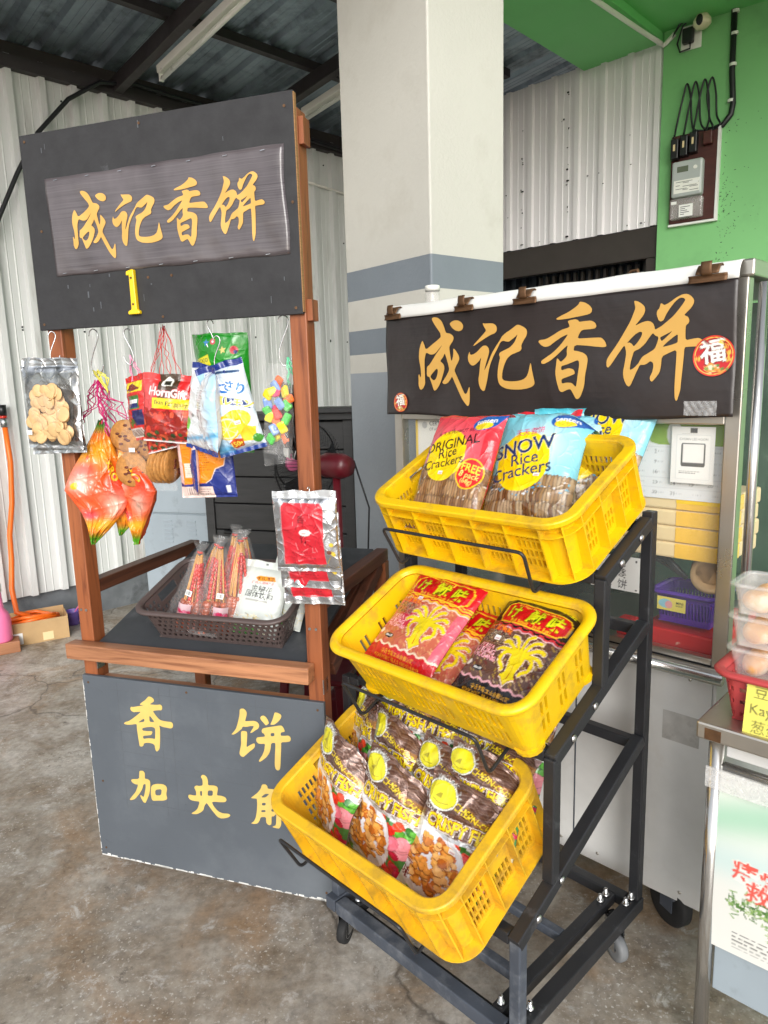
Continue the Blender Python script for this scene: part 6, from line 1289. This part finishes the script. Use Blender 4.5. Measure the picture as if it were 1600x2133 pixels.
def lemon_back():
    p=Paint(.10,.23,60,(222,226,228)); A=p.A; p.grad(lambda X,Y:np.exp(-((X-.95)/.18)**2)*.8,(160,210,240)); p.rect(0,A*.93,1,A,(34,54,130)); p.rect(0,0,1,A*.05,(28,60,140)); p.lines(.35,A*.5,.75,A*.75,9,(60,60,70),.25,3); p.ell(.3,A*.42,.05,.05,(150,150,150)); p.poly([(0,A*.4),(.22,A*.35),(.2,A*.24),(0,A*.26)],(110,190,70)); p.poly([(0,A*.25),(.15,A*.22),(.1,A*.15),(0,A*.16)],(240,190,40)); p.grad(lambda X,Y:np.exp(-((Y-.1-.15*X)/.03)**2)*.8,(60,160,210)); return p
LG='blue and white lemon snack packs'
pack('lemon_snack_pack','white lemon snack pack turned to show its back, left of the three','snack pack',LG,.115,.225,.045,lemon_back(),hang(.475,-.022,1.342,-16,13),91,.07,.05,.003,.05,None,(200,204,210))
pack('lemon_snack_pack','middle lemon snack pack seen edge on between the other two','snack pack',LG,.11,.22,.05,lemon_back(),hang(.52,-.045,1.338,-42,4),92,.07,.05,.003,.05,None,(200,204,210))
pack('lemon_snack_pack','front lemon snack pack with big lemons, tilted to the right','snack pack',LG,.128,.23,.055,lemon_paint(),hang(.603,-.03,1.342,12,-13),93,.07,.05,.0032,.05,None,(200,204,210),sticker=(.62,.33))
# orange and navy pack
def kra_paint(sd):
    p=Paint(.17,.2,90,(236,196,190)); A=p.A; p.poly([(.1,A*.18),(.1,A*.96),(.14,A),(.86,A),(.92,A*.95),(.92,A*.18)],(238,140,20)); p.poly([(1,A*.62),(.92,A*.6),(.86,A*.42),(.72,A*.38),(.62,A*.25),(.52,A*.2),(.1,A*.18),(0,A*.22),(0,0),(1,0)],(34,50,130)); p.line([(1,A*.62),(.92,A*.6),(.86,A*.42),(.72,A*.38),(.62,A*.25),(.52,A*.2)],.012,(240,220,210))
    for x,y in ((.22,.9),(.46,.97),(.76,.9)): p.ell(x,A*y,.075,.085,(244,226,206)); p.ell(x,A*y,.035,.04,(214,120,70))
    p.lines(.4,A*.35,.66,A*.78,13,(120,60,20),.3,3); p.lines(.14,A*.5,.34,A*.7,6,(130,70,20),.2,5); p.rect(.14,A*.28,.34,A*.46,(236,226,206)); p.lines(.15,A*.29,.33,A*.45,6,(90,80,80),.25,7); p.rect(0,0,.62,A*.15,(240,214,206))
    for k in range(14): p.rect(.14+.013*k,A*.04,.14+.013*k+.005,A*.14,(40,40,40))
    p.lines(.36,A*.03,.6,A*.13,3,(60,60,60),.4,9); p.rect(.86,A*.06,.93,A*.16,(226,230,240)); return p
KG='orange and navy cracker packs under the lemon packs'
pack('prawn_cracker_pack','orange and navy cracker pack behind, turned edge on at the left','snack pack',KG,.16,.2,.035,kra_paint(1),hang(.402,.052,1.225,-52,0),95,.03,.03,.002,.02,None,(230,200,196))
pack('prawn_cracker_pack','front orange and navy cracker pack seen from the back','snack pack',KG,.168,.205,.035,kra_paint(2),hang(.462,.02,1.215,2,-2),96,.03,.03,.002,.02,None,(230,200,196))
# sweets in clear bags and dark strips
sw=empty('sweet_bag',(0,0,0),0,'clear bag of colourful wrapped sweets hanging left of the right post','snack bag'); sw.matrix_world=hang(.687,-.005,1.335,-6,4)
rs=random.Random(4); pal=[('sweet_orange',(246,110,40)),('sweet_yellow',(244,216,40)),('sweet_green',(90,190,90)),('sweet_pink',(226,60,110)),('sweet_blue',(130,160,220)),('sweet_red',(226,60,50))]
for nm,c in pal: mat(nm,S(*c),.3,var=.2,vs=60,coat=.4)
for k in range(22):
    q=MB().box(-.011,.011,-.006,.006,-.015,.015); q.xf(Matrix.Translation((rs.uniform(-.03,.028),rs.uniform(-.012,.012),.04+.145*(k/22)+rs.uniform(-.008,.008)))@Euler((rs.uniform(-.5,.5),rs.uniform(-1.2,1.2),rs.uniform(-.6,.6))).to_matrix().to_4x4()); q.build('wrapped_sweet',pal[rs.randrange(6)][0],sw,bevel=.005)
MB().grid(lambda u,v:bagfn(u,v,.088,.225,.04,2),36,26).build('clear_film','clear_film',sw,True)
def dark_paint():
    p=Paint(.07,.19,40,(34,30,30)); A=p.A; p.rect(0,A*.9,1,A,(190,186,180)); p.rect(0,0,1,A*.13,(206,204,200)); p.text('nuts',.5,A*.3,.5,(226,220,210),90,.03); p.blobs(30,.1,A*.15,.9,A*.55,.04,.08,[(110,60,40),(60,34,26),(140,90,60)],3); return p
DP=dark_paint()
for k in range(6): pack('nut_strip','dark glossy nut packet edge on behind the sweets, '+['nearest the sweets','second from the sweets','third from the sweets','third from the post','second from the post','nearest the post'][k],'snack pack','dark nut packets by the right post',.075,.19,.018,DP,hang(.697+.0075*k,.02+.004*k,1.325-.003*k,-58-3*k,-2-1.2*k),110+k,.1,.12,.0022,.0,None,(40,36,36))
cl=empty('clear_packet',(0,0,0),0,'empty looking clear packet corner below the sweets','packet'); cl.matrix_world=hang(.69,-.012,1.31,0,-8)
MB().grid(lambda u,v:(-.04+.08*u,.004*math.sin(u*9+v*5),.09*v),14,14).build('film_sheet','clear_film',cl,True)
# red vacuum packs on the right post
def vac_paint():
    p=Paint(.168,.205,96,(206,208,212,.92)); A=p.A; r=random.Random(6)
    p.rect(.0,A*.9,1,A,(214,216,218,.35)); p.rect(.0,0,1,A*.03,(226,228,230,.8)); p.poly([(.14,A*.10),(.80,A*.10),(.82,A*.80),(.76,A*.85),(.2,A*.86),(.14,A*.80)],(206,36,52))
    for k in range(26):
        x=r.uniform(.18,.72);y=r.uniform(A*.14,A*.8); a=r.uniform(0,3.1); l=r.uniform(.03,.12); p.line([(x,y),(min(.74,x+l*math.cos(a)),y+l*math.sin(a))],.012,r.choice([(236,110,120),(150,14,30),(240,150,156)]),.7)  # wrinkles painted in: pale strokes for glints, dark ones for shaded creases
    p.text('香',.47,A*.66,.12,(120,10,26),0,.01); p.text('饼',.5,A*.42,.14,(110,10,26),0,.01); p.lines(.3,A*.17,.68,A*.27,4,(130,16,30),.3,4); p.ell(.52,A*.5,.09,.05,(232,230,226)); p.blobs(5,.84,A*.2,.95,A*.4,.02,.035,[(206,180,60),(120,70,60)],5); return p
VP=vac_paint(); VG='red vacuum packs on the right post'
pack('vacuum_pack','red and silver vacuum pack lowest at the back of the three on the post','snack pack',VG,.168,.2,.02,VP,hang(.775,-.018,.948,-2,-2),121,.08,.12,.0036,.01,None,(200,200,204,.8))
pack('vacuum_pack','red and silver vacuum pack in the middle of the three on the post','snack pack',VG,.168,.2,.022,VP,hang(.775,-.036,.995,0,-1),122,.08,.12,.0036,.01,None,(200,200,204,.8))
pack('vacuum_pack','front red and silver vacuum pack hanging on the right post','snack pack',VG,.17,.206,.03,VP,hang(.78,-.058,1.045,1,-1),123,.08,.05,.004,.01,None,(200,200,204,.8),sticker=(.5,.5))
# ------------------------------------------------------------ brown basket on the slanted shelf
SHT=math.atan2(.1788,.596)
SHM=STM@Matrix.Translation((0,.004,.7715))@Matrix.Rotation(SHT,4,'X')
bk=basket('brown_basket',.49,.325,.112,.045,.03,'brown_plastic','dark brown plastic basket of snacks on the slanted shelf','basket',5,.0185,.010,.016,True,'stag'); bk.matrix_world=SHM@Matrix.Translation((.437,.168,.001))
def satay(a,e,tilt,yaw,sd,label):
    o=empty('skewer_bag',(0,0,0),0,label,'snack bag','bags of red skewers in the brown basket'); o.matrix_world=SHM@Matrix.Translation((a,e,.012))@Matrix.Rotation(-SHT,4,'X')@Matrix.Rotation(R(tilt),4,'Y')@Matrix.Rotation(R(-6),4,'X')@Matrix.Rotation(R(yaw),4,'Z')
    q=random.Random(sd); H=.225+.02*(sd%3)
    for k in range(20):
        a0=q.random()*6.28; r0=math.sqrt(q.random())*.05; b=(r0*math.cos(a0),r0*math.sin(a0)*.75,.005); t=(.007*math.cos(a0)+q.uniform(-.003,.003),.006*math.sin(a0),H*q.uniform(.86,.93))
        MB().cyl(b,t,.0023,6).build('stick','bamboo',o,True)
        L=MB(); 
        for j in range(9): s=j/9*.36+q.uniform(0,.02); L.sphere((b[0]*(1-s)+t[0]*s,b[1]*(1-s)+t[1]*s,b[2]*(1-s)+t[2]*s),q.uniform(.009,.014),q.uniform(.008,.013),q.uniform(.008,.014),7,5)
        L.build('glazed_meat','glaze',o,True)
        if k%2==0:
            c=MB()
            for j in range(9): s=.42+j*.055; c.sphere((b[0]*(1-s)*1.12+t[0]*s,b[1]*(1-s)*1.12+t[1]*s,b[2]*(1-s)+t[2]*s),.0052,.0052,.008,6,4)
            c.build('chilli_coating','chili_red',o,True)
    def fn(u,v):
        a_=2*math.pi*u; z=H*1.06*v; r=.068*(1-v**1.15*.88) if v<.90 else .0067+.016*((v-.90)/.1)**.7
        r*=1+.07*math.sin(a_*5+v*8+sd)+.04*math.sin(a_*11-v*19); return (r*math.cos(a_),r*.8*math.sin(a_),z)
    MB().grid(fn,40,34).build('clear_film','clear_film',o,True)
    MB().lathe([(.0085,H*.935),(.0095,H*.945),(.0085,H*.955)],12).build('rubber_band','chili_red',o,True)
    p=Paint(.05,.045,44,(226,190,196)); p.blobs(16,.05,.05,.95,.4,.08,.16,[(226,60,110),(236,120,150),(214,40,90)],sd); p.text('SATAY\'S',.5,.12,.22,(220,40,60),4,.03,1,(250,250,250),.05)
    s_=sheet('paper_label',.042,.036,p,'printed_gloss',o,lambda u,v:.014*(2*u-1)**2); s_.location=(-.025+.01*(sd%3),-.056,.05)
    p=Paint(.02,.016,24,(240,240,238)); 
    for k in range(9): p.rect(.1+.09*k,.15,.1+.09*k+.04,.7,(40,40,40))
    s_=sheet('barcode_sticker',.02,.016,p,'printed_matte',o); s_.location=(.0,-.043,.11); s_.rotation_euler=(R(-8),R(6),0)
for k,(a,e,t,y,lb) in enumerate(((.305,.095,13,0,'skewer bag at the left front of the brown basket'),(.40,.085,7,30,'skewer bag in the centre front of the brown basket'),(.30,.185,17,80,'tall skewer bag at the left back of the brown basket'),(.385,.20,8,140,'skewer bag at the back with bare sticks showing'),(.458,.125,4,200,'skewer bag at the right beside the white drink bag'),(.45,.215,-2,260,'skewer bag at the back right corner of the skewer cluster'))): satay(a,e,t,y,k+1,lb)
def honey_paint():
    p=Paint(.125,.2,96,(214,220,214)); A=p.A; p.poly([(.36,A*.76),(.42,A*.79),(.76,A*.80),(.8,A*.74),(.44,A*.72)],(240,160,20)); p.text('李氏清凉',.58,A*.758,.095,(120,40,10),3,.01); p.text('广西大健康产品',.55,A*.70,.07,(206,60,50),2,.002)
    p.text('金银花',.55,A*.615,.15,(30,30,34),-2,.004,shear=.12); p.text('固体饮料',.52,A*.53,.15,(30,30,34),-3,.008,shear=.12); p.rect(.25,A*.445,.72,A*.47,(170,170,164))
    r=random.Random(3)
    for k in range(70): x=r.uniform(.12,.95); y=r.uniform(.06,A*.30)*(1 if x>.5 else .9); a=r.random()*3.1; p.line([(x,y),(x+.08*math.cos(a),y+.05*math.sin(a))],.014,r.choice([(226,214,150),(240,236,220),(206,170,80),(150,140,110),(236,226,190)]))
    p.ell(.35,.08,.28,.09,(70,150,60)); p.blobs(14,.1,.02,.6,.16,.03,.06,[(60,140,50),(100,170,80)],3); p.rect(.48,A*.955,.53,A*.975,(110,114,114)); return p
HP=honey_paint(); HGp='white honeysuckle drink bags in the brown basket'
def inb(a,e,n,lean,yaw=0,roll=0): return SHM@Matrix.Translation((a,e,n))@Matrix.Rotation(-SHT,4,'X')@Matrix.Rotation(R(yaw),4,'Z')@Matrix.Rotation(R(-lean),4,'X')@Matrix.Rotation(R(roll),4,'Y')
pack('drink_powder_bag','front white honeysuckle drink bag leaning in the brown basket','drink bag',HGp,.15,.215,.04,HP,inb(.532,.08,.014,24,4,7),131,.1,.02,.0022,.03,None,(200,206,202),'printed_matte')
pack('drink_powder_bag','white drink bag behind the front one','drink bag',HGp,.135,.2,.04,HP,inb(.592,.135,.012,22,0,10),132,.1,.02,.0022,.03,None,(200,206,202),'printed_matte')
pack('drink_powder_bag','white drink bag at the back right of the brown basket','drink bag',HGp,.13,.2,.035,HP,inb(.628,.22,.04,18,-6,6),133,.1,.02,.0022,.03,None,(200,206,202),'printed_matte')
# ------------------------------------------------------------ things standing behind the sign stand
def stp(x,y,z): return STM@Vector((x,y,z))
ck=empty('plank_cabinet',(0,0,0),0,'dark grey plank cabinet behind the sign stand and the fan','cabinet'); ck.matrix_world=Matrix.Translation(stp(-.52,1.55,0).xy.to_3d())@Matrix.Rotation(ST_A,4,'Z')
for k in range(9): MB().box(.05,.80,.0,.02,.06+.142*k,.06+.142*k+.136).build('plank','cabinet_dark',ck,bevel=.004)
for x in (0,.80): MB().box(x,x+.05,-.012,.35,.0,1.34).build('upright','cabinet_dark',ck,bevel=.004)
MB().box(-.03,.88,-.03,.4,1.341,1.375).build('top','cabinet_dark',ck,bevel=.004); MB().box(.05,.8,.33,.345,.05,1.34).build('back','cabinet_dark',ck)
MB().tube([(.12,-.0005,.76),(.12,-.03,.76),(.22,-.03,.76),(.22,-.0005,.76)],.011,10).build('handle','black_plastic',ck,True)
MB().box(.60,.93,-.06,.2,1.3755,1.40).build('lid_board','cabinet_dark',ck,bevel=.004)
lk=empty('metal_locker',(0,0,0),0,'blue grey metal locker with louvres behind the orange pouches','locker'); lk.matrix_world=Matrix.Translation(stp(-1.12,1.8,0).xy.to_3d())@Matrix.Rotation(ST_A,4,'Z')
MB().box(0,.6,0,.4,0,1.12).build('body','locker_grey',lk,bevel=.006); MB().box(.02,.58,-.014,-.0005,.04,.79).build('door','locker_grey',lk,bevel=.003); MB().box(.02,.58,-.014,-.0005,.80,1.09).build('door','locker_grey',lk,bevel=.003)
for gx in (.16,.32,.44):
    for k in range(6): MB().box(gx,gx+.06,-.019,-.0142,.62+.025*k,.632+.025*k).build('louvre','locker_grey',lk,bevel=.002)
fn_=empty('standing_fan',(0,0,0),0,'red standing fan with a black wire cage behind the stand','fan'); fn_.matrix_world=Matrix.Translation(stp(.44,1.0,0).xy.to_3d())@Matrix.Rotation(ST_A,4,'Z')
MB().cyl((0,0,.24),(0,0,1.15),.017,14).build('pole','fan_red',fn_,True); MB().box(-.07,.07,-.07,.07,.0,.2).build('base_block','fan_red',fn_,bevel=.02,seg=3); MB().lathe([(.05,.2),(.05,.23),(.024,.245)],18).build('base_collar','fan_red',fn_,True)
A=Matrix.Translation((0,0,1.18))@Matrix.Rotation(R(-24),4,'Z')
MB().lathe([(0,-.09),(.04,-.085),(.052,-.055),(.052,.035),(.04,.07),(0,.075)],20,(0,0,0),Matrix.Rotation(R(90),3,'Y')).xf(A).build('motor','fan_red',fn_,True)
cage=MB(); Rf=.175
for k in range(60):
    a=2*math.pi*k/60; cage.tube([(-.265-.0*k,.04*math.cos(a),.04*math.sin(a)),(-.25,.11*math.cos(a),.11*math.sin(a)),(-.215,Rf*.93*math.cos(a),Rf*.93*math.sin(a)),(-.18,Rf*math.cos(a),Rf*math.sin(a)),(-.13,Rf*.92*math.cos(a),Rf*.92*math.sin(a)),(-.09,.08*math.cos(a),.08*math.sin(a))],.0011,4)
for rr_,xx in ((Rf,-.18),(.11,-.25)): cage.tube([(xx,rr_*math.cos(2*math.pi*k/40),rr_*math.sin(2*math.pi*k/40)) for k in range(40)],.0035,6,True)
o=cage.xf(A).build('wire_cage','black_plastic',fn_); o['kind']='stuff'
MB().lathe([(0,-.006),(.036,-.004),(.042,.004),(0,.008)],24,(0,0,0),Matrix.Rotation(R(-90),3,'Y')).xf(A@Matrix.Translation((-.268,0,0))).build('badge','pink_plastic',fn_,True)
for k in range(3):
    def bl(u,v,k=k):
        r=.035+.12*v; a=R(120*k)+(u-.5)*(1.1*(.4+.6*v)); return (-.17+.03*(u-.5),r*math.cos(a),r*math.sin(a))
    MB().grid(bl,10,8).xf(A).build('blade','black_plastic',fn_,True,solid=.002)
MB().tube([(.07,.02,1.2),(.12,.05,1.0),(.1,.04,.6),(.16,.06,.2),(.12,.0,.02)],.004,6).build('power_lead','cable_black',fn_,True)
rd=empty('plastic_stool',(0,0,0),0,'red plastic stool low behind the stand, seen over the lower board','stool'); rd.matrix_world=Matrix.Translation(stp(.42,.62+.2,0).xy.to_3d())@Matrix.Rotation(ST_A,4,'Z')
MB().box(-.14,.14,-.14,.14,.36,.385).build('seat','fan_red',rd,bevel=.015,seg=3)
for sx in (-1,1):
    for sy in (-1,1): MB().bar((sx*.15,sy*.15,0),(sx*.115,sy*.115,.36),.035,.02).build('leg','fan_red',rd,bevel=.004)
